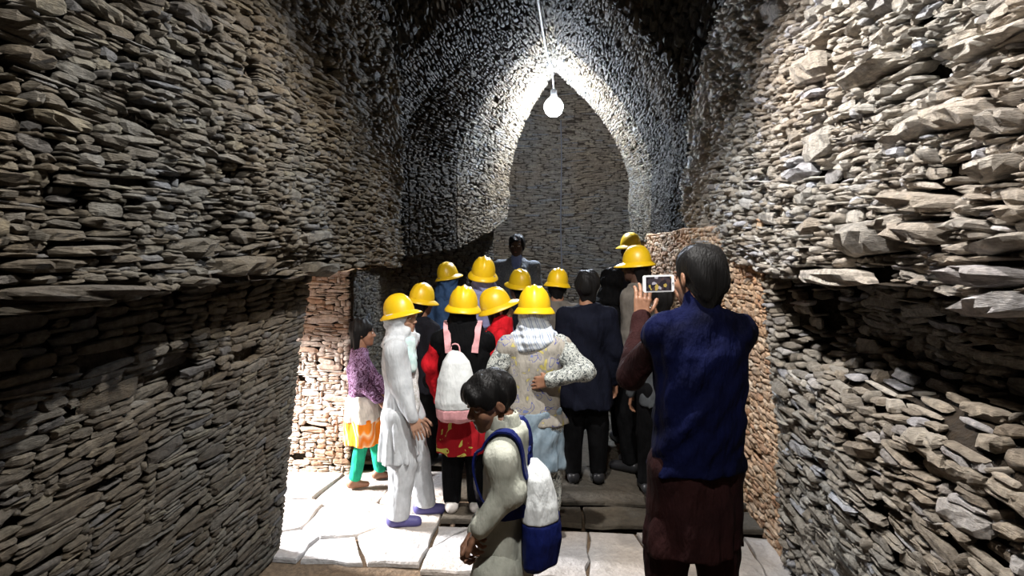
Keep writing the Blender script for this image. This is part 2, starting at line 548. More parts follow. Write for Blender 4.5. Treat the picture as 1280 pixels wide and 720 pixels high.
for nm, xf, zf, s1_, fl_, sd in (('ceiling_left', xl, zl_l, 4.85, 1, 24), ('ceiling_right', xr, zl_r, 5.3, -1, 25)):  # vault kept dark by its colour where the bulb would reach
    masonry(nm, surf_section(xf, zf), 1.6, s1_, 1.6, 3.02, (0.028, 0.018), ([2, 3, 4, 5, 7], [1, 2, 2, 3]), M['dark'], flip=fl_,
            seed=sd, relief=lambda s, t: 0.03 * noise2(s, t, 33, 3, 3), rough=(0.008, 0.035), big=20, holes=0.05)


def rel_far(s, t): return 0.03 * noise2(s, t, 31, 3, 3)


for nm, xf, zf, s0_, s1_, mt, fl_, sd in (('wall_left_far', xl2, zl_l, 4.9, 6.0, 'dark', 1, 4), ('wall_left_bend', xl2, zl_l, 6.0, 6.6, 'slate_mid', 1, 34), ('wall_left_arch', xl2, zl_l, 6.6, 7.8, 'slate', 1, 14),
                                          ('wall_right_far', xr, zl_r, 5.3, 6.9, 'dark', -1, 5), ('wall_right_arch', xr, zl_r, 6.9, 7.8, 'slate', -1, 15)):  # bands nearer the camera carry painted shade, arch bands plain slate
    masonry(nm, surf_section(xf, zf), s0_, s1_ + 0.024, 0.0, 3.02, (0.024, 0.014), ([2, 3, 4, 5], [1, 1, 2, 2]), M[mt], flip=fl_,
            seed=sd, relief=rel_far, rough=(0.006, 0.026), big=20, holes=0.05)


# ---- lower walls, battered, under the overhang
def low_left(s, z):
    s = np.asarray(s, float); z = np.asarray(z, float)
    x = -(1.40 + (1.6 - z) * 0.135)
    return np.stack([x, s, z], -1)


def low_right(s, z):
    s = np.asarray(s, float); z = np.asarray(z, float)
    x = 1.10 + (1.6 - z) * 0.10 - 0.10 * np.clip((s - 3.4) / 3, 0, 1)
    return np.stack([x, s, z], -1)


def low_left_far(s, z):
    s = np.asarray(s, float); z = np.asarray(z, float)
    x = lerp(s, [(4.7, -1.62), (6.4, -1.75), (7.8, -0.82)]) - (1.6 - z) * 0.03
    return np.stack([x, s, z], -1)


def side_front(s, z):  # the lit wall that faces the camera, s = x
    s = np.asarray(s, float); z = np.asarray(z, float)
    return np.stack([s, np.full_like(s, 4.72) - (1.6 - z) * 0.04, z], -1)


def rel_ll(s, z):
    return 0.02 * noise2(s, z, 41, 3, 2.5) - 0.10 * np.clip((z - 1.38) / 0.2, 0, 1) * (0.6 + 0.4 * noise2(s, z, 43, 2, 4)) * np.clip((3.3 - s) / 0.6, 0, 1) \
        - 0.09 * gauss(s, z, 2.15, 1.28, 0.14, 0.07)


def rel_lr(s, z):
    top = 1.24 + 0.10 * noise2(s, z * 0, 52, 2, 3)
    dp = np.clip((z - top + 0.12) / 0.16, 0, 1) * np.clip((3.35 - s) / 0.3, 0, 1)
    return 0.03 * noise2(s, z, 51, 3, 2.5) + 0.02 * noise2(s, z, 53, 2, 9) - 0.30 * dp - 0.07 * gauss(s, z, 1.75, 0.95, 0.10, 0.05) - 0.06 * gauss(s, z, 1.95, 1.05, 0.1, 0.04)


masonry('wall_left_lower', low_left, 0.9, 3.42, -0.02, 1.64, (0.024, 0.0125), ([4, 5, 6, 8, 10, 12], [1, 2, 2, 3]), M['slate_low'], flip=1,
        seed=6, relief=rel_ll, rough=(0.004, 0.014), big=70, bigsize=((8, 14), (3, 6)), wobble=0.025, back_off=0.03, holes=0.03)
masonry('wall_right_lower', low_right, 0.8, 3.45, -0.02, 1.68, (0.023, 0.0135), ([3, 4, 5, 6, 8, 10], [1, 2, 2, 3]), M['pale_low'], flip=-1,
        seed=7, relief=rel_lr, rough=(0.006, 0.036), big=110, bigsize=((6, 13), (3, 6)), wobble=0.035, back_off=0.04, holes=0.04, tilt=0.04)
masonry('wall_right_lower_far', low_right, 3.45, 7.8, -0.02, 1.9, (0.028, 0.016), ([2, 3, 4, 6], [1, 2, 2, 3]), M['brick'], flip=-1,
        seed=8, rough=(0.004, 0.02), wobble=0.015, relief=lambda s, z: 0.02 * noise2(s, z, 61, 2, 3))
masonry('wall_left_lower_far', low_left_far, 4.72, 7.8, -0.02, 2.2, (0.03, 0.018), ([2, 3, 4, 6], [1, 2, 2]), M['slate'], flip=1,
        seed=9, rough=(0.004, 0.02), wobble=0.015, singles=200)
masonry('wall_side', side_front, -3.3, -1.60, -0.02, 1.62, (0.024, 0.015), ([2, 3, 4, 6, 9], [1, 1, 2, 3]), M['rose'], flip=1,
        seed=10, rough=(0.004, 0.02), wobble=0.012, big=14, bigsize=((7, 12), (3, 5)))


def back_surf(s, z):
    s = np.asarray(s, float); z = np.asarray(z, float)
    return np.stack([s, np.full_like(s, 11.2), z], -1)


masonry('wall_back', back_surf, -2.4, 2.7, 0.0, 4.9, (0.05, 0.022), ([2, 3, 4, 6, 8], [1, 1, 1, 2]), M['back'], flip=1,
        seed=12, rough=(0.002, 0.012), wobble=0.01, relief=lambda s, z: 0.03 * noise2(s, z, 71, 2, 1.5), gap=0.96, back_off=0.004)


def quad(name, pts, mat, kind='structure', thick=None):
    o = mesh_obj(name, pts, [tuple(range(len(pts)))], mat)
    o['kind'] = kind
    return o


def grid_surface(name, f, na, nb, mat):
    a = np.linspace(0, 1, na); b = np.linspace(0, 1, nb)
    A, B = np.meshgrid(a, b, indexing='ij')
    P = f(A.ravel(), B.ravel())
    i = (np.arange(na - 1)[:, None] * nb + np.arange(nb - 1)[None]).ravel()
    o = mesh_obj(name, P, np.stack([i, i + nb, i + nb + 1, i + 1], 1), mat, smooth=True)
    o['kind'] = 'structure'
    return o


# undersides of the overhanging walls, roof of the side passage, end chamber shell
def strip(xa, xb, zf, y0, y1):
    def f(a, b):
        y = y0 + (y1 - y0) * a
        x = xa(y) * (1 - b) + xb(y) * b
        z = zf(y) + 0.02 * noise2(x, y, 5, 3, 9) + 0.0
        return np.stack([x, y, z], -1)
    return f


c = lambda v: (lambda y: np.full_like(np.asarray(y, float), v))
grid_surface('ceiling_ledge_left', strip(c(-1.27), c(-1.75), zl_l, 0.3, 3.45), 60, 10, M['mortar'])
grid_surface('ceiling_ledge_right', strip(c(1.09), c(1.6), zl_r, 0.3, 7.8), 100, 10, M['mortar'])
grid_surface('ceiling_side_passage', strip(c(-1.27), c(-2.9), zl_l, 3.4, 5.0), 30, 40, M['brick'])
grid_surface('ceiling_ledge_left_far', strip(lambda y: xl2(y) + 0.0, c(-2.2), zl_l, 4.9, 7.8), 50, 14, M['brick'])


def box(name, x0, x1, y0, y1, z0, z1, mat, parent=None, kind=None):
    v = [(x, y, z) for x in (x0, x1) for y in (y0, y1) for z in (z0, z1)]
    f = [(0, 1, 3, 2), (4, 6, 7, 5), (0, 4, 5, 1), (2, 3, 7, 6), (0, 2, 6, 4), (1, 5, 7, 3)]
    o = mesh_obj(name, v, f, mat, parent)
    if kind:
        o['kind'] = kind
    return o


box('wall_passage_near', -4.2, -1.62, 3.28, 3.40, -0.1, 1.64, M['mortar'], kind='structure')
box('lintel', -2.95, -2.65, 3.38, 4.8, 1.27, 1.75, M['rose'], kind='structure')
box('wall_far_left_return', -2.6, -0.86, 7.82, 7.95, -0.1, 5.0, M['mortar'], kind='structure')
box('wall_far_right_return', 1.14, 2.9, 7.82, 7.95, -0.1, 5.0, M['mortar'], kind='structure')
box('wall_chamber_left', -2.6, -2.45, 7.9, 11.4, -0.1, 5.0, M['mortar'], kind='structure')
box('wall_chamber_right', 2.72, 2.9, 7.9, 11.4, -0.1, 5.0, M['mortar'], kind='structure')
box('ceiling_chamber', -2.6, 2.9, 7.7, 11.4, 4.9, 5.0, M['mortar'], kind='structure')

# ---- floor: packed earth, flagstones, two shallow steps
def floor_z(x, y):
    x = np.asarray(x, float); y = np.asarray(y, float)
    st = np.where(y > 3.82, 0.035, 0.0) + np.where(y > 4.08, 0.035, 0)
    return np.where(x > -0.95, st, 0.0)


def fl(a, b):
    x = -4.2 + 7.1 * a; y = 0.2 + 11.2 * b
    return np.stack([x, y, -0.03 + 0.008 * noise2(x, y, 3, 3, 5)], -1)


floor = grid_surface('floor', fl, 80, 110, M['dirt'])


def clip_poly(poly, nx, ny, c_):
    out = []
    for i in range(len(poly)):
        p, q = poly[i], poly[(i + 1) % len(poly)]
        dp = p[0] * nx + p[1] * ny - c_; dq = q[0] * nx + q[1] * ny - c_
        if dp <= 0:
            out.append(p)
        if (dp < 0 < dq) or (dq < 0 < dp):
            t = dp / (dp - dq)
            out.append((p[0] + (q[0] - p[0]) * t, p[1] + (q[1] - p[1]) * t))
    return out


def flagstones(x0, x1, y0, y1, n, ztop, seed, gap=0.009, stretch=1.0, mat='flag'):
    r = np.random.default_rng(seed)
    S = [(r.uniform(x0, x1), r.uniform(y0, y1)) for _ in range(n)]
    for _ in range(2):
        S2 = []
        for i, (sx, sy) in enumerate(S):
            poly = [(x0, y0), (x1, y0), (x1, y1), (x0, y1)]
            for j, (tx, ty) in enumerate(S):
                if i != j and poly:
                    nx, ny = (tx - sx), (ty - sy) * stretch
                    poly = clip_poly(poly, nx, ny, (tx * tx - sx * sx) / 2 + (ty * ty - sy * sy) / 2 * stretch)
            if len(poly) < 3:
                S2.append((sx, sy)); continue
            S2.append((0.5 * sx + 0.5 * sum(p[0] for p in poly) / len(poly), 0.5 * sy + 0.5 * sum(p[1] for p in poly) / len(poly)))
        S = S2
    for i, (sx, sy) in enumerate(S):
        poly = [(x0, y0), (x1, y0), (x1, y1), (x0, y1)]
        for j, (tx, ty) in enumerate(S):
            if i != j and poly:
                nx, ny = (tx - sx), (ty - sy) * stretch
                L_ = math.hypot(nx, ny)
                poly = clip_poly(poly, nx / L_, ny / L_, ((tx * tx - sx * sx) / 2 + (ty * ty - sy * sy) / 2 * stretch) / L_ - gap * r.uniform(0.3, 1.2))
        if len(poly) < 3:
            continue
        # ragged outline
        out = []
        for k in range(len(poly)):
            p, q = poly[k], poly[(k + 1) % len(poly)]
            L_ = math.hypot(q[0] - p[0], q[1] - p[1])
            m_ = max(1, int(L_ / 0.09))
            for t in range(m_):
                u = t / m_
                out.append((p[0] + (q[0] - p[0]) * u + r.normal(0, 0.006), p[1] + (q[1] - p[1]) * u + r.normal(0, 0.006)))
        cxm = sum(p[0] for p in out) / len(out); cym = sum(p[1] for p in out) / len(out)
        dz = r.uniform(-0.008, 0.006); tx_, ty_ = r.normal(0, 0.008, 2)
        V = []
        nO = len(out)
        for sc_, zz in ((1.0, -0.03), (1.0, -0.010), (0.975, 0.0), (0.6, 0.002)):
            for (x, y) in out:
                X = cxm + (x - cxm) * sc_; Y = cym + (y - cym) * sc_
                V.append((X, Y, ztop + dz + zz + tx_ * (X - cxm) + ty_ * (Y - cym) + (r.normal(0, 0.002) if zz >= 0 else 0)))
        V.append((cxm, cym, ztop + dz + 0.003))
        Fc = []
        for l in range(3):
            for k in range(nO):
                k2 = (k + 1) % nO
                Fc.append((l * nO + k, l * nO + k2, (l + 1) * nO + k2, (l + 1) * nO + k))
        for k in range(nO):
            Fc.append((3 * nO + k, 3 * nO + (k + 1) % nO, 4 * nO))
        mesh_obj('flagstone', V, Fc, M[mat], floor)


flagstones(-4.0, -0.77, 3.32, 4.75, 22, 0.0, 5)
flagstones(-0.75, 1.35, 3.25, 3.80, 8, 0.0, 6, stretch=0.6)
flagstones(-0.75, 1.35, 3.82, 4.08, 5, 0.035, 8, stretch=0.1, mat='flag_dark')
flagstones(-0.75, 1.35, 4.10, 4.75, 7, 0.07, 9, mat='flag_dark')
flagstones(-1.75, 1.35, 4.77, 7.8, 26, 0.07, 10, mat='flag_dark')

# ---- far lamp, its cable and the cable down the end wall
def emis(name, col, s):
    m = bpy.data.materials.new(name)
    nt, N, L, B = nodes_of(m)
    B.inputs['Emission Color'].default_value = (*col, 1)
    B.inputs['Emission Strength'].default_value = s
    B.inputs['Base Color'].default_value = (*col, 1)
    return m


def plain(name, col, rough=0.7, spec=0.3, **kw):
    m = bpy.data.materials.new(name)
    nt, N, L, B = nodes_of(m)
    B.inputs['Base Color'].default_value = (*col, 1)
    B.inputs['Roughness'].default_value = rough
    B.inputs['Specular IOR Level'].default_value = spec
    n = N.new('ShaderNodeTexNoise'); n.inputs['Scale'].default_value = 60
    tc = N.new('ShaderNodeTexCoord'); L.new(tc.outputs['Object'], n.inputs['Vector'])
    mx = N.new('ShaderNodeMix'); mx.data_type = 'RGBA'; mx.blend_type = 'MULTIPLY'; mx.inputs[0].default_value = kw.get('mottle', 0.25)
    mx.inputs[6].default_value = (*col, 1)
    L.new(n.outputs['Fac'], mx.inputs[7])
    L.new(mx.outputs[2], B.inputs['Base Color'])
    return m


def tube(name, pts, r, mat, parent=None, seg=8):
    pts = [Vector(p) for p in pts]
    V, Fc = [], []
    for i, p in enumerate(pts):
        t = (pts[min(i + 1, len(pts) - 1)] - pts[max(i - 1, 0)]).normalized()
        a = t.cross(Vector((0, 0, 1)) if abs(t.z) < 0.9 else Vector((1, 0, 0))).normalized()
        b = t.cross(a)
        for k in range(seg):
            th = 2 * math.pi * k / seg
            V.append(p + (a * math.cos(th) + b * math.sin(th)) * r)
    for i in range(len(pts) - 1):
        for k in range(seg):
            k2 = (k + 1) % seg
            Fc.append((i * seg + k, i * seg + k2, (i + 1) * seg + k2, (i + 1) * seg + k))
    Fc.append(tuple(range(seg))[::-1]); Fc.append(tuple((len(pts) - 1) * seg + k for k in range(seg)))
    return mesh_obj(name, V, Fc, mat, parent, smooth=True)


def lathe(name, prof, mat, parent=None, seg=20, loc=(0, 0, 0)):
    V, Fc = [], []
    for (r_, z) in prof:
        for k in range(seg):
            th = 2 * math.pi * k / seg
            V.append((loc[0] + r_ * math.cos(th), loc[1] + r_ * math.sin(th), loc[2] + z))
    for i in range(len(prof) - 1):
        for k in range(seg):
            k2 = (k + 1) % seg
            Fc.append((i * seg + k, i * seg + k2, (i + 1) * seg + k2, (i + 1) * seg + k))
    return mesh_obj(name, V, Fc, mat, parent, smooth=True)


M['bulb'] = emis('glowing_bulb', (0.86, 0.92, 1.0), 60)
M['cable_white'] = plain('white_cable', (0.75, 0.78, 0.85), 0.5)
M['cable_grey'] = plain('grey_cable', (0.12, 0.12, 0.13), 0.6)
M['holder'] = plain('lamp_holder', (0.35, 0.36, 0.4), 0.5)
LP = at(692, 133, 7.35)
lamp = bpy.data.objects.new('hanging_bulb', None)
link(lamp)
lamp.location = LP
lamp['label'] = 'glowing white bulb hanging at the crown of the far pointed arch'
lamp['category'] = 'lamp'
lathe('bulb', [(0.001, -0.12), (0.05, -0.11), (0.09, -0.075), (0.11, -0.02), (0.105, 0.03), (0.075, 0.075), (0.04, 0.10), (0.03, 0.12)], M['bulb'], lamp, 24)
lathe('lamp_socket', [(0.032, 0.11), (0.036, 0.12), (0.036, 0.18), (0.015, 0.2), (0.001, 0.2)], M['holder'], lamp)
light('far_bulb_light', 'POINT', tuple(LP + np.array([0, 0, -0.02])), 2100, (0.78, 0.87, 1.0), shadow_soft_size=0.13)

h1 = LP + np.array([-0.02, -0.1, 0.42])
c0 = at(668, -30, 3.2)
pts = []
for i in range(25):
    t = i / 24
    p = c0 * (1 - t) + h1 * t
    p[2] -= 0.10 * math.sin(math.pi * t)
    pts.append(p)
pts.append(LP + np.array([0, 0, 0.19]))
tube('power_cable', [p - LP for p in pts], 0.009, M['cable_white'], lamp)
p0 = at(701, 150, 11.12); p1 = at(702, 340, 11.12)
cb2 = tube('wall_cable', [p0 * (1 - t) + p1 * t + np.array([0.01 * math.sin(7 * t), 0, 0]) for t in np.linspace(0, 1, 12)] + [np.array([p1[0], 11.12, 0.9])], 0.011, M['cable_grey'])
cb2['label'] = 'dark cable running straight down the middle of the thin-coursed end wall'
cb2['category'] = 'cable'

# ------------------------------------------------------------------ cloth, skin and plastic materials
def cloth(name, col, col2=None, scale=18, style='plain', cols=None, rough=0.85, sheen=0.0, fine=320, wr=0.6):
    m = bpy.data.materials.new(name)
    nt, N, L, B = nodes_of(m)
    B.inputs['Roughness'].default_value = rough
    B.inputs['Specular IOR Level'].default_value = 0.08
    tc = N.new('ShaderNodeTexCoord')
    src = tc.outputs['Object']
    if style == 'plain':
        n = N.new('ShaderNodeTexNoise'); n.inputs['Scale'].default_value = scale; n.inputs['Detail'].default_value = 4
        L.new(src, n.inputs['Vector'])
        c2 = col2 or tuple(c_ * 0.72 for c_ in col)
        r = ramp(N, [(0.35, c2), (0.6, col)])
        L.new(n.outputs['Fac'], r.inputs[0]); L.new(r.outputs[0], B.inputs['Base Color'])
    elif style == 'floral':
        v = N.new('ShaderNodeTexNoise'); v.inputs['Scale'].default_value = scale; v.inputs['Detail'].default_value = 1.5
        v.inputs['Distortion'].default_value = 1.6
        L.new(src, v.inputs['Vector'])
        r = ramp(N, cols); r.color_ramp.interpolation = 'CONSTANT'
        L.new(v.outputs['Fac'], r.inputs[0]); L.new(r.outputs[0], B.inputs['Base Color'])
    elif style == 'spots':
        v = N.new('ShaderNodeTexVoronoi'); v.inputs['Scale'].default_value = scale
        L.new(src, v.inputs['Vector'])
        r = ramp(N, cols)
        L.new(v.outputs['Distance'], r.inputs[0]); L.new(r.outputs[0], B.inputs['Base Color'])
    elif style == 'stripes':
        mp = N.new('ShaderNodeMapping'); L.new(src, mp.inputs['Vector']); mp.inputs['Rotation'].default_value = (0, 0.35, 0)
        v = N.new('ShaderNodeTexWave'); v.inputs['Scale'].default_value = scale; v.inputs['Distortion'].default_value = 3
        L.new(mp.outputs[0], v.inputs['Vector'])
        r = ramp(N, cols); L.new(v.outputs['Fac'], r.inputs[0]); L.new(r.outputs[0], B.inputs['Base Color'])
    n2 = N.new('ShaderNodeTexNoise'); n2.inputs['Scale'].default_value = 14; n2.inputs['Detail'].default_value = 4
    mp2 = N.new('ShaderNodeMapping'); mp2.inputs['Scale'].default_value = (1.6, 1.6, 0.55)
    L.new(src, mp2.inputs['Vector']); L.new(mp2.outputs[0], n2.inputs['Vector'])
    bp = N.new('ShaderNodeBump'); bp.inputs['Strength'].default_value = wr; bp.inputs['Distance'].default_value = 0.03
    L.new(n2.outputs['Fac'], bp.inputs['Height']); L.new(bp.outputs[0], B.inputs['Normal'])
    return m


def skin_mat(name, col):
    m = bpy.data.materials.new(name)
    nt, N, L, B = nodes_of(m)
    tc = N.new('ShaderNodeTexCoord')
    n = N.new('ShaderNodeTexNoise'); n.inputs['Scale'].default_value = 25; n.inputs['Detail'].default_value = 3
    L.new(tc.outputs['Object'], n.inputs['Vector'])
    r = ramp(N, [(0.3, tuple(c_ * 0.85 for c_ in col)), (0.7, tuple(min(1, c_ * 1.1) for c_ in col))])
    L.new(n.outputs['Fac'], r.inputs[0]); L.new(r.outputs[0], B.inputs['Base Color'])
    B.inputs['Roughness'].default_value = 0.5
    B.inputs['Specular IOR Level'].default_value = 0.35
    B.inputs['Subsurface Weight'].default_value = 0.0
    return m


def hair_mat(name, col=(0.008, 0.0075, 0.0075)):
    m = bpy.data.materials.new(name)
    nt, N, L, B = nodes_of(m)
    B.inputs['Base Color'].default_value = (*col, 1)
    B.inputs['Roughness'].default_value = 0.5
    B.inputs['Specular IOR Level'].default_value = 0.10
    tc = N.new('ShaderNodeTexCoord')
    mp = N.new('ShaderNodeMapping'); mp.inputs['Scale'].default_value = (140, 140, 9)
    n = N.new('ShaderNodeTexNoise'); n.inputs['Scale'].default_value = 1; n.inputs['Detail'].default_value = 2
    L.new(tc.outputs['Object'], mp.inputs['Vector']); L.new(mp.outputs[0], n.inputs['Vector'])
    bp = N.new('ShaderNodeBump'); bp.inputs['Strength'].default_value = 0.5; bp.inputs['Distance'].default_value = 0.01
    L.new(n.outputs['Fac'], bp.inputs['Height']); L.new(bp.outputs[0], B.inputs['Normal'])
    return m


M['skin'] = skin_mat('brown_skin', (0.26, 0.13, 0.078))
M['skin_light'] = skin_mat('light_brown_skin', (0.34, 0.19, 0.125))
M['skin_dark'] = skin_mat('dark_brown_skin', (0.07, 0.036, 0.025))
M['hair'] = hair_mat('black_hair')
M['lips'] = plain('lips', (0.30, 0.10, 0.08), 0.45)
M['eye'] = plain('eye_white', (0.7, 0.68, 0.65), 0.2, 0.5)
M['iris'] = plain('dark_iris', (0.015, 0.01, 0.008), 0.15, 0.6)
M['hat'] = plain('yellow_plastic', (0.74, 0.47, 0.008), 0.38, 0.5, mottle=0.08)
M['white'] = cloth('white_cotton', (0.54, 0.56, 0.58), (0.45, 0.47, 0.49))
M['offwhite'] = cloth('offwhite_cotton', (0.42, 0.425, 0.365), (0.34, 0.35, 0.295), wr=0.6)
M['mint'] = cloth('mint_scarf', (0.42, 0.62, 0.60), (0.60, 0.72, 0.70))
M['lace'] = cloth('white_lace', None, style='floral', scale=30, cols=[(0.0, (0.62, 0.60, 0.56)), (0.45, (0.80, 0.80, 0.80)), (0.56, (0.45, 0.40, 0.36)), (0.6, (0.82, 0.82, 0.82))])
M['black'] = cloth('black_cloth', (0.0035, 0.0035, 0.004))
M['blackish'] = cloth('charcoal_cloth', (0.012, 0.012, 0.016))
M['navy'] = cloth('navy_cloth', (0.002, 0.0035, 0.025), (0.0006, 0.001, 0.008), scale=5, wr=0.9)
M['ink'] = cloth('ink_blue_cloth', (0.006, 0.007, 0.014))
M['maroon'] = cloth('maroon_cloth', (0.022, 0.0075, 0.0075), (0.011, 0.004, 0.0045), scale=6, wr=0.9)
M['red'] = cloth('red_cloth', (0.55, 0.012, 0.02))
M['purple'] = cloth('purple_print', None, style='floral', scale=26, cols=[(0.0, (0.05, 0.02, 0.04)), (0.42, (0.11, 0.05, 0.10)), (0.48, (0.26, 0.17, 0.27)), (0.56, (0.07, 0.02, 0.045)), (0.62, (0.14, 0.08, 0.14))])
M['cream'] = cloth('cream_cloth', (0.74, 0.68, 0.58))
M['orange'] = cloth('orange_stripes', None, style='stripes', scale=4, cols=[(0.0, (0.85, 0.22, 0.02)), (0.6, (0.85, 0.26, 0.02)), (0.8, (0.85, 0.6, 0.35)), (1.0, (0.8, 0.2, 0.02))])
M['green'] = cloth('green_cloth', (0.02, 0.36, 0.20), (0.015, 0.26, 0.15))
M['beigeprint'] = cloth('beige_printed_vest', None, style='floral', scale=9, cols=[(0.0, (0.42, 0.36, 0.12)), (0.36, (0.27, 0.25, 0.215)), (0.42, (0.33, 0.305, 0.265)), (0.555, (0.08, 0.09, 0.28)), (0.575, (0.31, 0.29, 0.25)), (0.66, (0.17, 0.2, 0.38)), (0.70, (0.31, 0.29, 0.25))])
M['floral'] = cloth('black_white_floral', None, style='floral', scale=34, cols=[(0.0, (0.10, 0.11, 0.11)), (0.44, (0.55, 0.56, 0.52)), (0.50, (0.14, 0.15, 0.15)), (0.55, (0.48, 0.50, 0.46)), (0.62, (0.20, 0.22, 0.22))])
M['paleblue'] = cloth('pale_blue_cloth', (0.22, 0.28, 0.33), (0.17, 0.23, 0.28))
M['bluescarf'] = cloth('blue_white_scarf', None, style='stripes', scale=9, cols=[(0.0, (0.70, 0.74, 0.78)), (0.6, (0.62, 0.68, 0.74)), (0.75, (0.15, 0.22, 0.42)), (1.0, (0.7, 0.74, 0.78))])
M['lavender'] = cloth('lavender_cloth', (0.24, 0.25, 0.42))
M['blue'] = cloth('mid_blue_cloth', (0.05, 0.10, 0.21))
M['grey'] = cloth('grey_cloth', (0.06, 0.065, 0.07))
M['taupe'] = cloth('taupe_cloth', (0.13, 0.115, 0.10))
M['suit'] = cloth('grey_checked_suit', None, style='spots', scale=60, cols=[(0.0, (0.10, 0.11, 0.12)), (1.0, (0.22, 0.23, 0.25))])
M['shirtblue'] = cloth('blue_shirt', (0.22, 0.28, 0.55))
M['redprint'] = cloth('red_print', None, style='floral', scale=9, cols=[(0.0, (0.30, 0.01, 0.015)), (0.55, (0.32, 0.01, 0.015)), (0.60, (0.50, 0.48, 0.10)), (0.70, (0.25, 0.01, 0.015))])
M['slipper'] = plain('purple_slipper', (0.10, 0.09, 0.26), 0.5)
M['shoe_black'] = plain('black_shoe', (0.02, 0.02, 0.022), 0.4)
M['shoe_white'] = plain('pale_shoe', (0.66, 0.62, 0.58), 0.5)
M['pink'] = cloth('pink_nylon', (0.72, 0.36, 0.38), rough=0.6)
M['bagwhite'] = cloth('white_nylon', (0.66, 0.68, 0.68), (0.55, 0.57, 0.57), rough=0.6, wr=0.6)
M['bagnavy'] = cloth('navy_nylon', (0.009, 0.015, 0.10), (0.005, 0.009, 0.06), rough=0.55)
M['zip'] = plain('grey_zip', (0.3, 0.3, 0.3), 0.4)
M['phone_white'] = plain('white_plastic', (0.82, 0.83, 0.85), 0.3, 0.5, mottle=0.02)
M['brow'] = plain('eyebrow_hair', (0.02, 0.015, 0.012), 0.7)

# ------------------------------------------------------------------ figures grown from signed distance fields
import openvdb


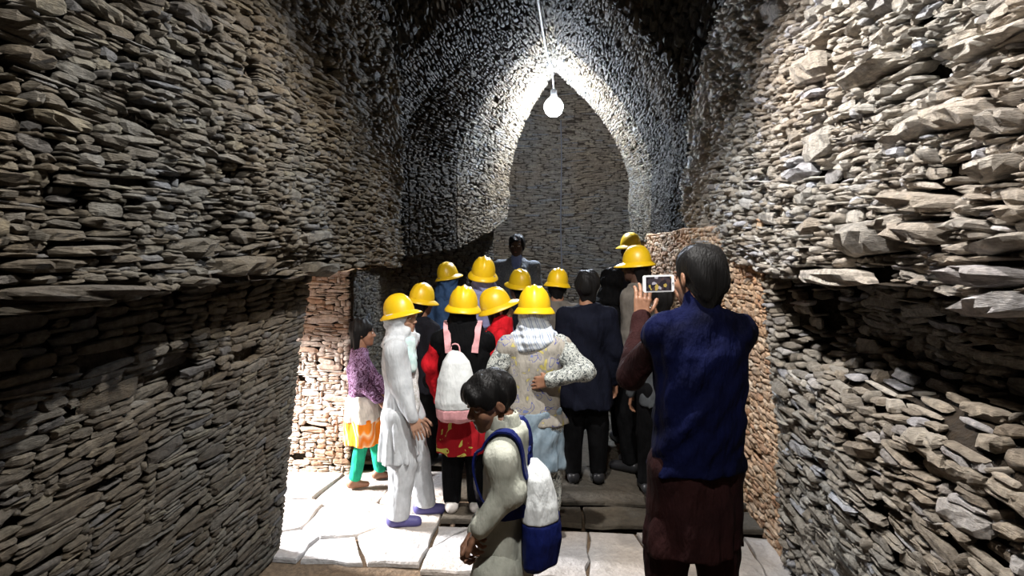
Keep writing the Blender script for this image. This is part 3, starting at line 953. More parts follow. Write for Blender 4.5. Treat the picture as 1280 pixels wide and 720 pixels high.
class Field:
    def __init__(self, lo, hi, vox):
        self.lo = np.array(lo, float); self.v = vox
        self.n = np.maximum(((np.array(hi) - self.lo) / vox).astype(int) + 1, 4)
        self.f = np.full(self.n, 0.15, np.float32)

    def sub(self, lo, hi, pad):
        a = np.clip(((np.array(lo) - pad - self.lo) / self.v).astype(int), 0, self.n)
        b = np.clip(((np.array(hi) + pad - self.lo) / self.v).astype(int) + 2, 0, self.n)
        if (b - a).min() <= 0:
            return None
        ax = [(self.lo[i] + self.v * np.arange(a[i], b[i])).astype(np.float32) for i in range(3)]
        X, Y, Z = ax[0][:, None, None], ax[1][None, :, None], ax[2][None, None, :]
        return tuple(slice(a[i], b[i]) for i in range(3)), X, Y, Z

    def put(self, sl, d, k, mode='add'):
        g = self.f[sl]
        if mode == 'add':
            h = np.clip(0.5 + 0.5 * (g - d) / k, 0, 1) if k > 0 else None
            self.f[sl] = np.minimum(g, d) if k <= 0 else g * (1 - h) + d * h - k * h * (1 - h)
        else:
            d = -d
            h = np.clip(0.5 - 0.5 * (g - d) / k, 0, 1)
            self.f[sl] = g * (1 - h) + d * h + k * h * (1 - h)

    def cap(self, a, b, ra, rb=None, k=0.02, mode='add'):
        rb = ra if rb is None else rb
        a = np.array(a, float); b = np.array(b, float)
        R = max(ra, rb)
        s = self.sub(np.minimum(a, b), np.maximum(a, b), R + k + 2.5 * self.v)
        if s is None:
            return
        sl, X, Y, Z = s
        ba = b - a
        q = float(ba @ ba) + 1e-9
        h = np.clip(((X - a[0]) * ba[0] + (Y - a[1]) * ba[1] + (Z - a[2]) * ba[2]) / q, 0, 1)
        d = np.sqrt((X - a[0] - h * ba[0]) ** 2 + (Y - a[1] - h * ba[1]) ** 2 + (Z - a[2] - h * ba[2]) ** 2) - (ra + (rb - ra) * h)
        self.put(sl, d.astype(np.float32), k, mode)

    def ell(self, c_, r_, k=0.02, mode='add', Rm=None):
        c_ = np.array(c_, float); r_ = np.array(r_, float)
        m_ = r_.max()
        s = self.sub(c_ - m_, c_ + m_, k + 2.5 * self.v)
        if s is None:
            return
        sl, X, Y, Z = s
        x, y, z = X - c_[0], Y - c_[1], Z - c_[2]
        if Rm is not None:
            x, y, z = (Rm[0, 0] * x + Rm[1, 0] * y + Rm[2, 0] * z, Rm[0, 1] * x + Rm[1, 1] * y + Rm[2, 1] * z, Rm[0, 2] * x + Rm[1, 2] * y + Rm[2, 2] * z)
        q0 = np.sqrt((x / r_[0]) ** 2 + (y / r_[1]) ** 2 + (z / r_[2]) ** 2)
        q1 = np.sqrt((x / r_[0] ** 2) ** 2 + (y / r_[1] ** 2) ** 2 + (z / r_[2] ** 2) ** 2) + 1e-6
        d = q0 * (q0 - 1) / q1
        self.put(sl, d.astype(np.float32), k, mode)

    def loft(self, st, k=0.03, ripple=None, mode='add'):
        """st: (z, cx, cy, rx, ry) stations; ripple = (count, amp, z_top, phase)"""
        st = np.array(sorted(st), float)
        lo = [(st[:, 1] - st[:, 3]).min(), (st[:, 2] - st[:, 4]).min(), st[0, 0]]
        hi = [(st[:, 1] + st[:, 3]).max(), (st[:, 2] + st[:, 4]).max(), st[-1, 0]]
        s = self.sub(lo, hi, k + 0.05)
        if s is None:
            return
        sl, X, Y, Z = s
        z = Z.ravel()
        cx, cy, rx, ry = (np.interp(z, st[:, 0], st[:, i]).astype(np.float32)[None, None, :] for i in range(1, 5))
        x = X - cx; y = Y - cy
        rr = 1.0
        if ripple:
            n_, amp, zt, ph = ripple
            th = np.arctan2(y / ry, x / rx)
            w = np.clip((zt - Z) / max(zt - st[0, 0], 1e-3), 0, 1)
            rr = 1 + amp * w * (np.sin(n_ * th + ph + 3 * Z) + 0.6 * np.sin((n_ * 1.7) // 1 * th + 2 * ph - 5 * Z)) * 0.6
        e = np.sqrt((x / (rx * rr)) ** 2 + (y / (ry * rr)) ** 2) + 1e-6
        d = (e - 1) * np.minimum(rx, ry) * 0.9
        d = np.maximum(d, np.maximum(st[0, 0] - Z, Z - st[-1, 0]))
        self.put(sl, d.astype(np.float32), k, mode)

    def halfspace(self, p, nrm, k=0.004):
        """cuts away the side the normal points to"""
        sl, X, Y, Z = self.sub(self.lo, self.lo + self.n * self.v, 0)
        d = (X - p[0]) * nrm[0] + (Y - p[1]) * nrm[1] + (Z - p[2]) * nrm[2]
        self.f[sl] = np.maximum(self.f[sl], d)

    def wrinkle(self, amp, freq, seed=0, zs=0.5):
        sl, X, Y, Z = self.sub(self.lo, self.lo + self.n * self.v, 0)
        r = np.random.default_rng(seed)
        w = 0
        for i in range(4):
            a = r.normal(size=3); a /= np.linalg.norm(a); a[2] *= zs
            b = r.normal(size=3) * 4
            w = w + np.sin(freq * (0.8 + 0.5 * i) * (a[0] * X + a[1] * Y + a[2] * Z) + 1.4 * np.sin(b[0] * X + b[1] * Y + b[2] * Z) + r.uniform(0, 6)) / (1 + 0.4 * i)
        self.f = (self.f + amp * w).astype(np.float32)

    def mesh(self):
        f = np.clip(self.f, -3 * self.v, 3 * self.v).astype(np.float32)
        f[0], f[-1] = 3 * self.v, 3 * self.v
        f[:, 0], f[:, -1] = 3 * self.v, 3 * self.v
        f[:, :, 0], f[:, :, -1] = 3 * self.v, 3 * self.v
        g = openvdb.FloatGrid(3 * self.v)
        g.copyFromArray(np.ascontiguousarray(f), tolerance=0.0)
        g.transform = openvdb.createLinearTransform(voxelSize=1.0)
        pts, quads = g.convertToQuads(isovalue=0.0)
        return np.asarray(pts, float) * self.v + self.lo, np.asarray(quads, np.int32)[:, ::-1]


def join_meshes(L_):
    V, Q, n = [], [], 0
    for v, q in L_:
        if len(q) == 0:
            continue
        V.append(v); Q.append(q + n); n += len(v)
    return np.vstack(V), np.vstack(Q)


def rotz(a):
    c_, s_ = math.cos(a), math.sin(a)
    return np.array([[c_, -s_, 0], [s_, c_, 0], [0, 0, 1]])


def rotx(a):
    c_, s_ = math.cos(a), math.sin(a)
    return np.array([[1, 0, 0], [0, c_, -s_], [0, s_, c_]])


def roty(a):
    c_, s_ = math.cos(a), math.sin(a)
    return np.array([[c_, 0, s_], [0, 1, 0], [-s_, 0, c_]])


def head_field(h, vox, neck=True, neck_to=None):
    """head in its own frame: centre at 0, +y faces forward, crown at +h/2, chin at -h/2"""
    F = Field((-0.55 * h, -0.65 * h, -0.98 * h), (0.55 * h, 0.75 * h, 0.62 * h), vox)
    F.ell((0, -0.07 * h, 0.13 * h), (0.335 * h, 0.41 * h, 0.37 * h), k=0)
    F.ell((0, 0.10 * h, -0.14 * h), (0.265 * h, 0.27 * h, 0.33 * h), k=0.05 * h)
    F.ell((0, 0.17 * h, -0.33 * h), (0.175 * h, 0.17 * h, 0.145 * h), k=0.08 * h)           # jaw
    F.ell((0, 0.275 * h, -0.415 * h), (0.085 * h, 0.07 * h, 0.07 * h), k=0.05 * h)            # chin
    for sx in (-1, 1):
        F.ell((sx * 0.17 * h, 0.22 * h, -0.12 * h), (0.10 * h, 0.10 * h, 0.10 * h), k=0.06 * h)  # cheek
        F.ell((sx * 0.145 * h, 0.375 * h, 0.015 * h), (0.075 * h, 0.05 * h, 0.05 * h), k=0.03 * h, mode='cut')
        F.ell((sx * 0.145 * h, 0.305 * h, 0.012 * h), (0.062 * h, 0.050 * h, 0.045 * h), k=0.015 * h)  # lids
        F.cap((sx * 0.05 * h, 0.345 * h, 0.085 * h), (sx * 0.22 * h, 0.29 * h, 0.09 * h), 0.03 * h, 0.022 * h, k=0.04 * h)  # brow
        F.ell((sx * 0.335 * h, -0.04 * h, -0.03 * h), (0.028 * h, 0.075 * h, 0.115 * h), k=0.02 * h, Rm=rotx(-0.2) @ rotz(sx * 0.35))  # ear
        F.ell((sx * 0.365 * h, -0.02 * h, -0.02 * h), (0.02 * h, 0.04 * h, 0.065 * h), k=0.012 * h, mode='cut')
        F.ell((sx * 0.045 * h, 0.40 * h, -0.135 * h), (0.035 * h, 0.04 * h, 0.03 * h), k=0.02 * h)  # nostril wing
    F.cap((0, 0.335 * h, 0.04 * h), (0, 0.425 * h, -0.115 * h), 0.025 * h, 0.042 * h, k=0.04 * h)  # nose
    F.cap((-0.06 * h, 0.345 * h, -0.235 * h), (0.06 * h, 0.345 * h, -0.235 * h), 0.022 * h, k=0.03 * h)
    F.cap((-0.045 * h, 0.34 * h, -0.275 * h), (0.045 * h, 0.34 * h, -0.275 * h), 0.024 * h, k=0.03 * h)
    F.cap((-0.07 * h, 0.385 * h, -0.255 * h), (0.07 * h, 0.385 * h, -0.255 * h), 0.010 * h, k=0.012 * h, mode='cut')
    return F


def finish(F, Rm, c_):
    v, q = F.mesh()
    return v @ Rm.T + c_, q


def hand_mesh(wrist, d, n, s, thumb, curl=0.35, spread=0.06, vox=0.0042, thumb_in=0.3, fdir=None):
    """d: towards the fingers, n: out of the back of the hand, thumb=+1/-1 along t = d x n"""
    d = np.array(d, float); d /= np.linalg.norm(d)
    n = np.array(n, float); n -= d * (d @ n); n /= np.linalg.norm(n)
    t = np.cross(d, n) * thumb
    W = np.array(wrist, float)
    lo = W - 0.16 * s * 1.3; hi = W + 0.16 * s * 1.3
    F = Field(lo - 0.07 * s, hi + 0.07 * s, vox)
    fd = d if fdir is None else fdir
    F.cap(W - fd * 0.10 * s, W + d * 0.01 * s, 0.027 * s, 0.023 * s, k=0.01)
    for u in (-0.030, -0.011, 0.009, 0.028):
        F.cap(W + d * 0.005 * s + t * u * 0.6 * s, W + d * 0.082 * s + t * u * s, 0.0135 * s, 0.0115 * s, k=0.010 * s)
    F.ell(W + d * 0.035 * s + t * 0.026 * s - n * 0.008 * s, (0.018 * s, 0.018 * s, 0.018 * s), k=0.012 * s)
    for u, L3, cu in ((0.030, (0.040, 0.024, 0.019), 0.9), (0.010, (0.045, 0.028, 0.020), 1.0), (-0.011, (0.041, 0.026, 0.020), 1.08), (-0.031, (0.032, 0.020, 0.017), 1.15)):
        p = W + d * 0.084 * s + t * u * s
        ang = 0.0
        dd = d + t * (u / 0.03) * spread
        dd /= np.linalg.norm(dd)
        for i, L_ in enumerate(L3):
            ang += curl * cu * (0.8 if i == 0 else 1.1)
            q = p + (dd * math.cos(ang) - n * math.sin(ang)) * L_ * s
            F.cap(p, q, (0.0092 - 0.0009 * i) * s, (0.0086 - 0.0010 * i) * s, k=0.003 * s)
            p = q
    p = W + d * 0.022 * s + t * 0.026 * s
    for L_, a_ in ((0.040, 0.75), (0.032, 0.55), (0.024, 0.35)):
        dirv = d * math.cos(a_) + t * math.sin(a_) - n * thumb_in
        dirv /= np.linalg.norm(dirv)
        q = p + dirv * L_ * s
        F.cap(p, q, 0.0115 * s, 0.0098 * s, k=0.005 * s)
        p = q
    return F.mesh()


def hard_hat(parent, Rm, c_, sc=1.0, tone=1.0, front=0.045, label=None):
    """crown with ridges and a brim all round, frame centred at the hat's base"""
    nth, nr = 40, 12
    V = []
    for i in range(nr + 1):
        ph = i / nr * math.pi / 2
        for k in range(nth):
            th = 2 * math.pi * k / nth
            ca, sa = math.cos(th), math.sin(th)
            e = math.cos(ph) ** 0.75
            x = 0.104 * ca * e; y = 0.124 * sa * e
            z = 0.140 * math.sin(ph) ** 0.92
            rdg = 0.013 * math.exp(-(x / 0.013) ** 2) + 0.009 * (math.exp(-((x - 0.045) / 0.010) ** 2) + math.exp(-((x + 0.045) / 0.010) ** 2))
            z += rdg * math.sin(ph)
            V.append((x * sc, y * sc, z * sc))
    Fc = [(i * nth + k, i * nth + (k + 1) % nth, (i + 1) * nth + (k + 1) % nth, (i + 1) * nth + k) for i in range(nr) for k in range(nth)]
    V = np.array(V) @ Rm.T + c_
    hat = mesh_obj('hard_hat', V, Fc, M['hat'], parent, smooth=True)
    B = []
    prof = [(0.985, 0.006), (1.06, 0.001), (1.0, -0.006), (1.0, -0.010), (0.97, -0.004)]
    rings = []
    for j, (q, z) in enumerate([(0.0, 0.008), (0.35, 0.002), (0.8, -0.012), (1.0, -0.021), (1.0, -0.026), (0.8, -0.017), (0.0, 0.001)]):
        for k in range(nth):
            th = 2 * math.pi * k / nth
            ca, sa = math.cos(th), math.sin(th)
            w = 0.030 + front * max(0, sa) ** 2 + 0.006 * max(0, -sa)
            x = (0.102 + w * q) * ca * (1 - 0.08 * max(0, sa)); y = (0.122 + w * q) * sa
            B.append((x * sc, y * sc, (z - 0.010 * q * abs(ca) + 0.0) * sc))
    Fb = [(j * nth + k, (j + 1) * nth + k, (j + 1) * nth + (k + 1) % nth, j * nth + (k + 1) % nth) for j in range(6) for k in range(nth)]
    mesh_obj('brim', np.array(B) @ Rm.T + c_, Fb, M['hat'], hat, smooth=True)
    if label:
        hat['label'] = label
    return hat


def person(label, px, ptop, y, floor_z_, yaw, build='girl', hh=None, vox=0.011, hvox=0.007, head=(0, 0, 0), skin='skin', hair='short',
           hat=None, hat_tilt=(0, 0), scarf=None, tunic='black', hem=0.42, sleeve=None, trousers='black', shoes='shoe_black',
           arms=None, stance=(0.09, 0.0), lean=(0, 0), flare=1.0, ripple=(9, 0.06), vest=None, face=False, group=None,
           hat_scale=1.0, hand_curl=0.35, baggy=1.0, bulk=1.0, tbaggy=1.1, zk=1.20, pk=1.0, shawl=None, feet=None, hand_n=None, head_dx=(0, 0), hat_fwd=0.0):
    top = at(px, ptop, y)
    root = bpy.data.objects.new('person', None)
    link(root)
    x0 = float(top[0])
    Htot = float(top[2]) - floor_z_
    h = hh or (0.235 if build == 'man' else 0.212)
    if hat is not None:
        Htot -= 0.045
    H = Htot
    root.location = (x0, y, floor_z_)
    root.rotation_euler = (0, 0, math.radians(yaw))
    root['label'] = label
    root['category'] = 'person'
    if hat is not None:
        root['group'] = 'visitors wearing yellow hard hats'
    seed = int(px * 7 + y * 100) % 1000
    sw = (0.118 if build == 'man' else 0.098) * H * bulk
    zsh = H - h * zk
    lx, ly = lean            # offset of shoulders relative to the hips
    hx, hy_ = head_dx        # head centre offset relative to shoulders
    # the head sits over the root; shift everything else so that head top is at px
    ox, oy = -hx, -hy_
    hc = np.array([0, 0, H - h / 2]) + np.array([0, 0.01, 0])
    neck = np.array([ox, oy - 0.02, zsh + 0.02])
    hipc = np.array([ox - lx, oy - ly, 0.50 * H])
    Rh = rotz(math.radians(head[0])) @ rotx(math.radians(head[1])) @ roty(math.radians(head[2]))
    pc = (0.075 if build == 'man' else 0.06) * pk
    SHL = neck + np.array([-sw * 0.90, 0, -0.065]); SHR = neck + np.array([sw * 0.90, 0, -0.065])
    ua, fa = 0.172 * H, 0.150 * H
    if arms is None:
        arms = {}
    A = {}
    for s_, key, S in ((-1, 'L', SHL), (1, 'R', SHR)):
        if key in arms:
            e, w = arms[key]
            e = np.array(e, float) + np.array([0, 0, 0]); w = np.array(w, float)
        else:
            e = S + np.array([s_ * 0.05, -0.01, -ua]); w = e + np.array([s_ * 0.005, 0.07, -fa])
        A[key] = (S, e, w)
    st, stp = stance
    if feet is None:
        feet = {'L': (-st, stp), 'R': (st, -stp)}
    legs = {}
    for s_, key in ((-1, 'L'), (1, 'R')):
        fx, fy = feet[key]
        hp = hipc + np.array([s_ * 0.052 * H, 0, -0.01])
        an = np.array([ox + fx, oy + fy, 0.075])
        kn = (hp + an) / 2 + np.array([0, 0.025, 0.01])
        legs[key] = (hp, kn, an)
    # --- body: torso + limbs (coarse), head and hands (fine)
    parts = []
    lo = np.array([-0.55, -0.55, -0.02]); hi = np.array([0.55, 0.75, H + 0.1])
    allp = np.array([p for v in A.values() for p in v] + [p for v in legs.values() for p in v] + [neck, hc])
    lo = allp.min(0) - 0.24; hi = allp.max(0) + 0.24; lo[2] = -0.03
    F = Field(lo, hi, max(vox, 0.012))
    tr = sw * 0.86
    F.loft([(hipc[2] - 0.05, hipc[0], hipc[1], sw * 0.80, pc * 1.3), (hipc[2] + 0.10 * H, (hipc[0] + neck[0]) / 2, (hipc[1] + neck[1]) / 2, sw * 0.7, pc * 1.15),
            (zsh - 0.12, neck[0], neck[1], tr, pc * 1.3), (zsh - 0.05, neck[0], neck[1], tr * 0.7, pc), (zsh, neck[0], neck[1], tr * 0.35, pc * 0.7)], k=0)
    F.cap(neck, hc + Rh @ np.array([0, -0.10 * h, -0.28 * h]), 0.26 * h, 0.24 * h, k=0.03)
    for k_, (S, e, w) in A.items():
        F.cap(S, e, 0.042 * bulk, 0.034, k=0.03); F.cap(e, w, 0.034, 0.024, k=0.02)
    for k_, (hp, kn, an) in legs.items():
        F.cap(hp, kn, 0.07 * H / 1.5, 0.046, k=0.03); F.cap(kn, an, 0.045, 0.030, k=0.02)
        fx = an[0]; fy = an[1]
        F.cap((fx, fy - 0.03, 0.035), (fx, fy + 0.09 * H / 1.3, 0.024), 0.032, 0.022, k=0.03)
    parts.append(F.mesh())
    parts.append(finish(head_field(h, hvox), Rh, hc))
    for k_, (S, e, w) in A.items():
        d = w - e; d /= np.linalg.norm(d); fd0 = d
        sgn = -1 if k_ == 'L' else 1
        nn = np.array([sgn, 0.25, 0.1])
        cu = hand_curl
        if hand_n and k_ in hand_n:
            spec = hand_n[k_]
            nn = np.array(spec[0], float)
            if len(spec) > 1 and spec[1] is not None:
                d = np.array(spec[1], float)
            if len(spec) > 2:
                cu = spec[2]
        if k_ + 'skip' in arms:
            continue
        # thumb goes to the front when the hand hangs
        t_ = np.cross(d, nn)
        thumb = 1 if t_[1] > 0 else -1
        if hand_n and k_ in hand_n and len(hand_n[k_]) > 3:
            thumb = hand_n[k_][3]
        parts.append(hand_mesh(w, d, nn, H / 1.72 if build == 'man' else H / 1.62, thumb, cu, vox=0.0045 if hvox < 0.006 else 0.0055, fdir=fd0))
    V, Q = join_meshes(parts)
    body = mesh_obj('body', V, Q, M[skin], root, smooth=True)
    # --- face details
    def ellip(name, c2, r2, mat, parent, rm=None, n=10):
        V2, F2 = [], []
        for i in range(n + 1):
            ph = math.pi * i / n
            for k in range(n * 2):
                th = math.pi * k / n
                V2.append((r2[0] * math.sin(ph) * math.cos(th), r2[1] * math.sin(ph) * math.sin(th), r2[2] * math.cos(ph)))
        for i in range(n):
            for k in range(n * 2):
                k2 = (k + 1) % (2 * n)
                F2.append((i * 2 * n + k, (i + 1) * 2 * n + k, (i + 1) * 2 * n + k2, i * 2 * n + k2))
        V2 = np.array(V2)
        if rm is not None:
            V2 = V2 @ rm.T
        return mesh_obj(name, (V2 + np.array(c2)) @ Rh.T + hc, F2, mat, parent, smooth=True)
    if face:
        for sx in (-1, 1):
            e = ellip('eye', (sx * 0.145 * h, 0.328 * h, 0.002 * h), (0.052 * h, 0.032 * h, 0.026 * h), M['eye'], root)
            ellip('iris', (sx * 0.145 * h, 0.350 * h, -0.004 * h), (0.022 * h, 0.014 * h, 0.020 * h), M['iris'], e)
            ellip('eyebrow', (sx * 0.145 * h, 0.342 * h, 0.098 * h), (0.075 * h, 0.022 * h, 0.013 * h), M['brow'], root, rm=rotz(-sx * 0.25) @ roty(sx * 0.1))
        ellip('lips', (0, 0.352 * h, -0.255 * h), (0.072 * h, 0.024 * h, 0.032 * h), M['lips'], root)
    # --- hair or scarf
    Rt_l = rotx(math.radians(hat_tilt[0])) @ roty(math.radians(hat_tilt[1]))
    hb = np.array([0, (-0.06 + hat_fwd) * h, 0.13 * h])
    if hair:
        G = Field((-0.62 * h, -0.85 * h, -2.2 * h if hair == 'long' else -0.8 * h), (0.62 * h, 0.62 * h, 0.68 * h), hvox)
        G.ell((0, -0.075 * h, 0.14 * h), (0.375 * h, 0.435 * h, 0.405 * h), k=0)
        if hair == 'short':
            G.cap((0, -0.24 * h, -0.1 * h), (0, -0.17 * h, -0.42 * h), 0.25 * h, 0.22 * h, k=0.05)
        if hair == 'boy':
            G.cap((-0.20 * h, 0.24 * h, 0.22 * h), (0.22 * h, 0.24 * h, 0.20 * h), 0.10 * h, 0.10 * h, k=0.05)
            G.ell((0, 0.60 * h, -0.14 * h), (0.60 * h, 0.44 * h, 0.34 * h), k=0.02 * h, mode='cut')
            G.ell((0, 0.11 * h, -0.38 * h), (0.60 * h, 0.31 * h, 0.47 * h), k=0.02 * h, mode='cut')
            G.halfspace((0, -0.1 * h, -0.30 * h), (0, 0, -1))
        else:
            G.ell((0, 0.56 * h, -0.16 * h), (0.50 * h, 0.46 * h, 0.42 * h), k=0.03 * h, mode='cut')
            G.ell((0, 0.16 * h, -0.45 * h), (0.60 * h, 0.36 * h, 0.40 * h), k=0.02 * h, mode='cut')
            if hair != 'long':
                G.halfspace((0, -0.1 * h, -0.50 * h), (0, 0.2, -1))
        if hair == 'long':
            for a_ in np.linspace(-1, 1, 5):
                G.cap((a_ * 0.26 * h, -0.32 * h + 0.1 * h * abs(a_), 0.05 * h), (a_ * 0.30 * h, -0.42 * h + 0.16 * h * abs(a_), -1.7 * h + 0.3 * h * abs(a_)), 0.13 * h, 0.075 * h, k=0.03)
        G.wrinkle(0.004 * h / 0.2, 90, seed, 0.25)
        if hat is not None:
            G.halfspace(hb + Rt_l @ np.array([0, 0, 0.004]), Rt_l[:, 2])
        v, q = G.mesh()
        mesh_obj('hair', v @ Rh.T + hc, q, M['hair'], root, smooth=True)
    if scarf:
        G = Field((-0.9 * h, -0.9 * h, -1.25 * h), (0.9 * h, 0.85 * h, 0.68 * h), hvox)
        G.ell((0, -0.08 * h, 0.08 * h), (0.39 * h, 0.46 * h, 0.42 * h), k=0)
        G.cap((0, -0.12 * h, -0.1 * h), (0, -0.06 * h, -0.58 * h), 0.36 * h, 0.36 * h, k=0.06)
        G.ell((0, -0.06 * h, -0.78 * h), (0.66 * h, 0.44 * h, 0.30 * h), k=0.10)
        G.ell((0, 0.66 * h, -0.06 * h), (0.62 * h, 0.42 * h, 0.36 * h), k=0.03 * h, mode='cut')
        G.ell((0, 0.50 * h, -0.10 * h), (0.27 * h, 0.42 * h, 0.37 * h), k=0.02 * h, mode='cut')
        G.wrinkle(0.005, 60, seed, 1.0)
        if hat is not None:
            G.halfspace(hb + Rt_l @ np.array([0, 0, 0.004]), Rt_l[:, 2])
        v, q = G.mesh()
        mesh_obj('headscarf', v @ Rh.T + hc, q, M[scarf], root, smooth=True)
    if hat is not None:
        Rt = Rh @ rotx(math.radians(hat_tilt[0])) @ roty(math.radians(hat_tilt[1]))
        hard_hat(root, Rt, hc + Rh @ np.array([0, (-0.06 + hat_fwd) * h, 0.13 * h]), sc=hat_scale * 0.89, front=hat)
    # --- clothing
    F = Field(lo, hi, vox)
    hemz = hem * H
    g = 0.022
    cw = sw * 0.92 * bulk
    F.loft([(hemz, hipc[0], hipc[1], sw * 1.12 * flare, pc * 2.0 * flare), (hipc[2], hipc[0], hipc[1], sw * 0.98 * (0.5 + 0.5 * flare), pc * 1.75),
            (hipc[2] + 0.11 * H, (hipc[0] + neck[0]) / 2, (hipc[1] + neck[1]) / 2, cw * 0.90, pc * 1.5),
            (zsh - 0.12, neck[0], neck[1], cw, pc * 1.6), (zsh - 0.055, neck[0], neck[1], cw * 0.86, pc * 1.35), (zsh - 0.02, neck[0], neck[1], cw * 0.6, pc * 1.1),
            (zsh + 0.025, neck[0], neck[1], 0.32 * h, 0.32 * h)], k=0, ripple=(ripple[0], ripple[1], 0.62 * H, seed))
    smat = sleeve or tunic
    for k_, (S, e, w) in A.items():
        F.cap(neck + [0, 0, -0.035], S + [0, 0, 0.005], 0.05, 0.045, k=0.05)
    if smat == tunic:
        for k_, (S, e, w) in A.items():
            F.cap(S, e, 0.056 * bulk * baggy, 0.052 * baggy, k=0.05); F.cap(e, w, 0.052 * baggy, 0.037 * baggy, k=0.02)
    else:
        for k_, (S, e, w) in A.items():
            F.cap(S, S * 0.85 + e * 0.15, 0.058 * bulk, 0.055, k=0.05)
    F.halfspace((0, 0, hemz), (0, 0, -1))
    F.wrinkle(0.0042, 38, seed, 0.45)
    v, q = F.mesh()
    tu = mesh_obj('tunic', v, q, M[tunic], root, smooth=True)
    if smat != tunic:
        for k_, (S, e, w) in A.items():
            allq = np.array([S, e, w])
            G = Field(allq.min(0) - 0.12, allq.max(0) + 0.12, vox)
            G.cap(S, e, 0.056 * bulk * baggy, 0.050 * baggy, k=0); G.cap(e, w, 0.052 * baggy, 0.036 * baggy, k=0.02)
            G.wrinkle(0.004, 55, seed + 3, 1.0)
            v, q = G.mesh()
            mesh_obj('sleeve', v, q, M[smat], root, smooth=True)
    if trousers:
        T = Field(lo, (hi[0], hi[1], 0.62 * H), vox)
        for k_, (hp, kn, an) in legs.items():
            T.cap(hp, kn, 0.088 * H / 1.5 * tbaggy, 0.070 * H / 1.5 * tbaggy, k=0.03); T.cap(kn, an + np.array([0, 0, 0.01]), 0.070 * H / 1.5 * tbaggy, 0.052 * tbaggy, k=0.02)
        T.wrinkle(0.003, 45, seed + 8, 0.5)
        T.halfspace((0, 0, 0.055), (0, 0, -1))
        v, q = T.mesh()
        mesh_obj('trousers', v, q, M[trousers], root, smooth=True)
    if shoes:
        for k_, (hp, kn, an) in legs.items():
            fx, fy = an[0], an[1]
            L_ = 0.10 * H / 1.3
            G = Field((fx - 0.08, fy - 0.12, -0.02), (fx + 0.08, fy + L_ + 0.08, 0.12), 0.007)
            G.cap((fx, fy - 0.035, 0.038), (fx, fy + L_, 0.030), 0.042, 0.036, k=0.02)
            G.cap((fx, fy - 0.035, 0.05), (fx, fy + 0.02, 0.05), 0.036, 0.036, k=0.02)
            G.halfspace((0, 0, 0.0), (0, 0, -1)); G.halfspace((0, 0, 0.075), (0, 0, 1))
            v, q = G.mesh()
            mesh_obj('shoe', v, q, M[shoes], root, smooth=True)
    root['_'] = 0
    del root['_']
    info = dict(root=root, hc=hc, Rh=Rh, neck=neck, hip=hipc, A=A, legs=legs, H=H, h=h, sw=sw, pc=pc, lo=lo, hi=hi, vox=vox, zsh=zsh, tunic=tu)
    return info


def local_of(inf, P):
    """world point -> person's own frame"""
    r = inf['root']
    return rotz(-r.rotation_euler[2]) @ (np.array(P, float) - np.array(r.location))


def L2(root_xy, z0, yaw, P):
    return rotz(-math.radians(yaw)) @ (np.array(P, float) - np.array([root_xy[0], root_xy[1], z0]))


def wrap(inf, name, prims, mat, wr=0.003, cuts=(), vox=None, ripple=None):
    F = Field(inf['lo'], inf['hi'], vox or inf['vox'])
    for p in prims:
        kind = p[0]
        getattr(F, kind)(*p[1:-1], **p[-1])
    for (pt, nr) in cuts:
        F.halfspace(pt, nr)
    if wr:
        F.wrinkle(wr, 45, 5, 0.7)
    v, q = F.mesh()
    return mesh_obj(name, v, q, M[mat] if isinstance(mat, str) else mat, inf['root'], smooth=True)

from mathutils.bvhtree import BVHTree

# ------------------------------------------------------------------ the people
def base(px, ptop, y, fz):
    t = at(px, ptop, y)
    return (float(t[0]), y), fz


def armpts(px, ptop, y, fz, yaw, pts):
    """pixel+depth triples of elbow and wrist, in the person's own frame"""
    (xy, z0) = base(px, ptop, y, fz)
    return [L2(xy, z0, yaw, at(*p)) for p in pts]


Z1, Z2 = 0.035, 0.07
# schoolboy in the foreground, walking left, head bowed
yw = 82
bl = armpts(612, 467, 2.12, 0, yw, [(634, 616, 2.0), (598, 657, 1.97)])
br = armpts(612, 467, 2.12, 0, yw, [(618, 620, 2.26), (592, 662, 2.05)])
boy = person('boy in pale grey-green tunic walking left with bowed head and clasped hands, in front', 615, 466, 2.12, 0, yw, build='girl', hh=0.200,
             vox=0.0085, hvox=0.0042, head=(40, -17, -4), zk=1.10, pk=0.88, hair='boy', tunic='offwhite', hem=0.30, trousers='offwhite', arms={'L': bl, 'R': br}, face=True,
             lean=(0, 0.0), ripple=(11, 0.12), flare=1.05, baggy=0.86, tbaggy=1.15, bulk=0.92, head_dx=(0, 0.035), hand_n={'L': ((-0.2, 0.3, 1), (0.4, 0.5, -0.8), 0.85), 'R': ((0.3, 0.9, 0.5), (-0.4, 0.5, -0.8), 0.85)},
             stance=(0.08, 0.12))
# collar
nk = boy['neck']; 
wrap(boy, 'collar', [('cap', nk + [0, 0.005, 0.0], nk + [0, 0.012, 0.045], 0.060, 0.052, dict(k=0)), ('cap', nk + [0, 0.0, -0.03], nk + [0, 0.02, 0.09], 0.044, 0.044, dict(k=0.003, mode='cut'))], 'offwhite', wr=0)


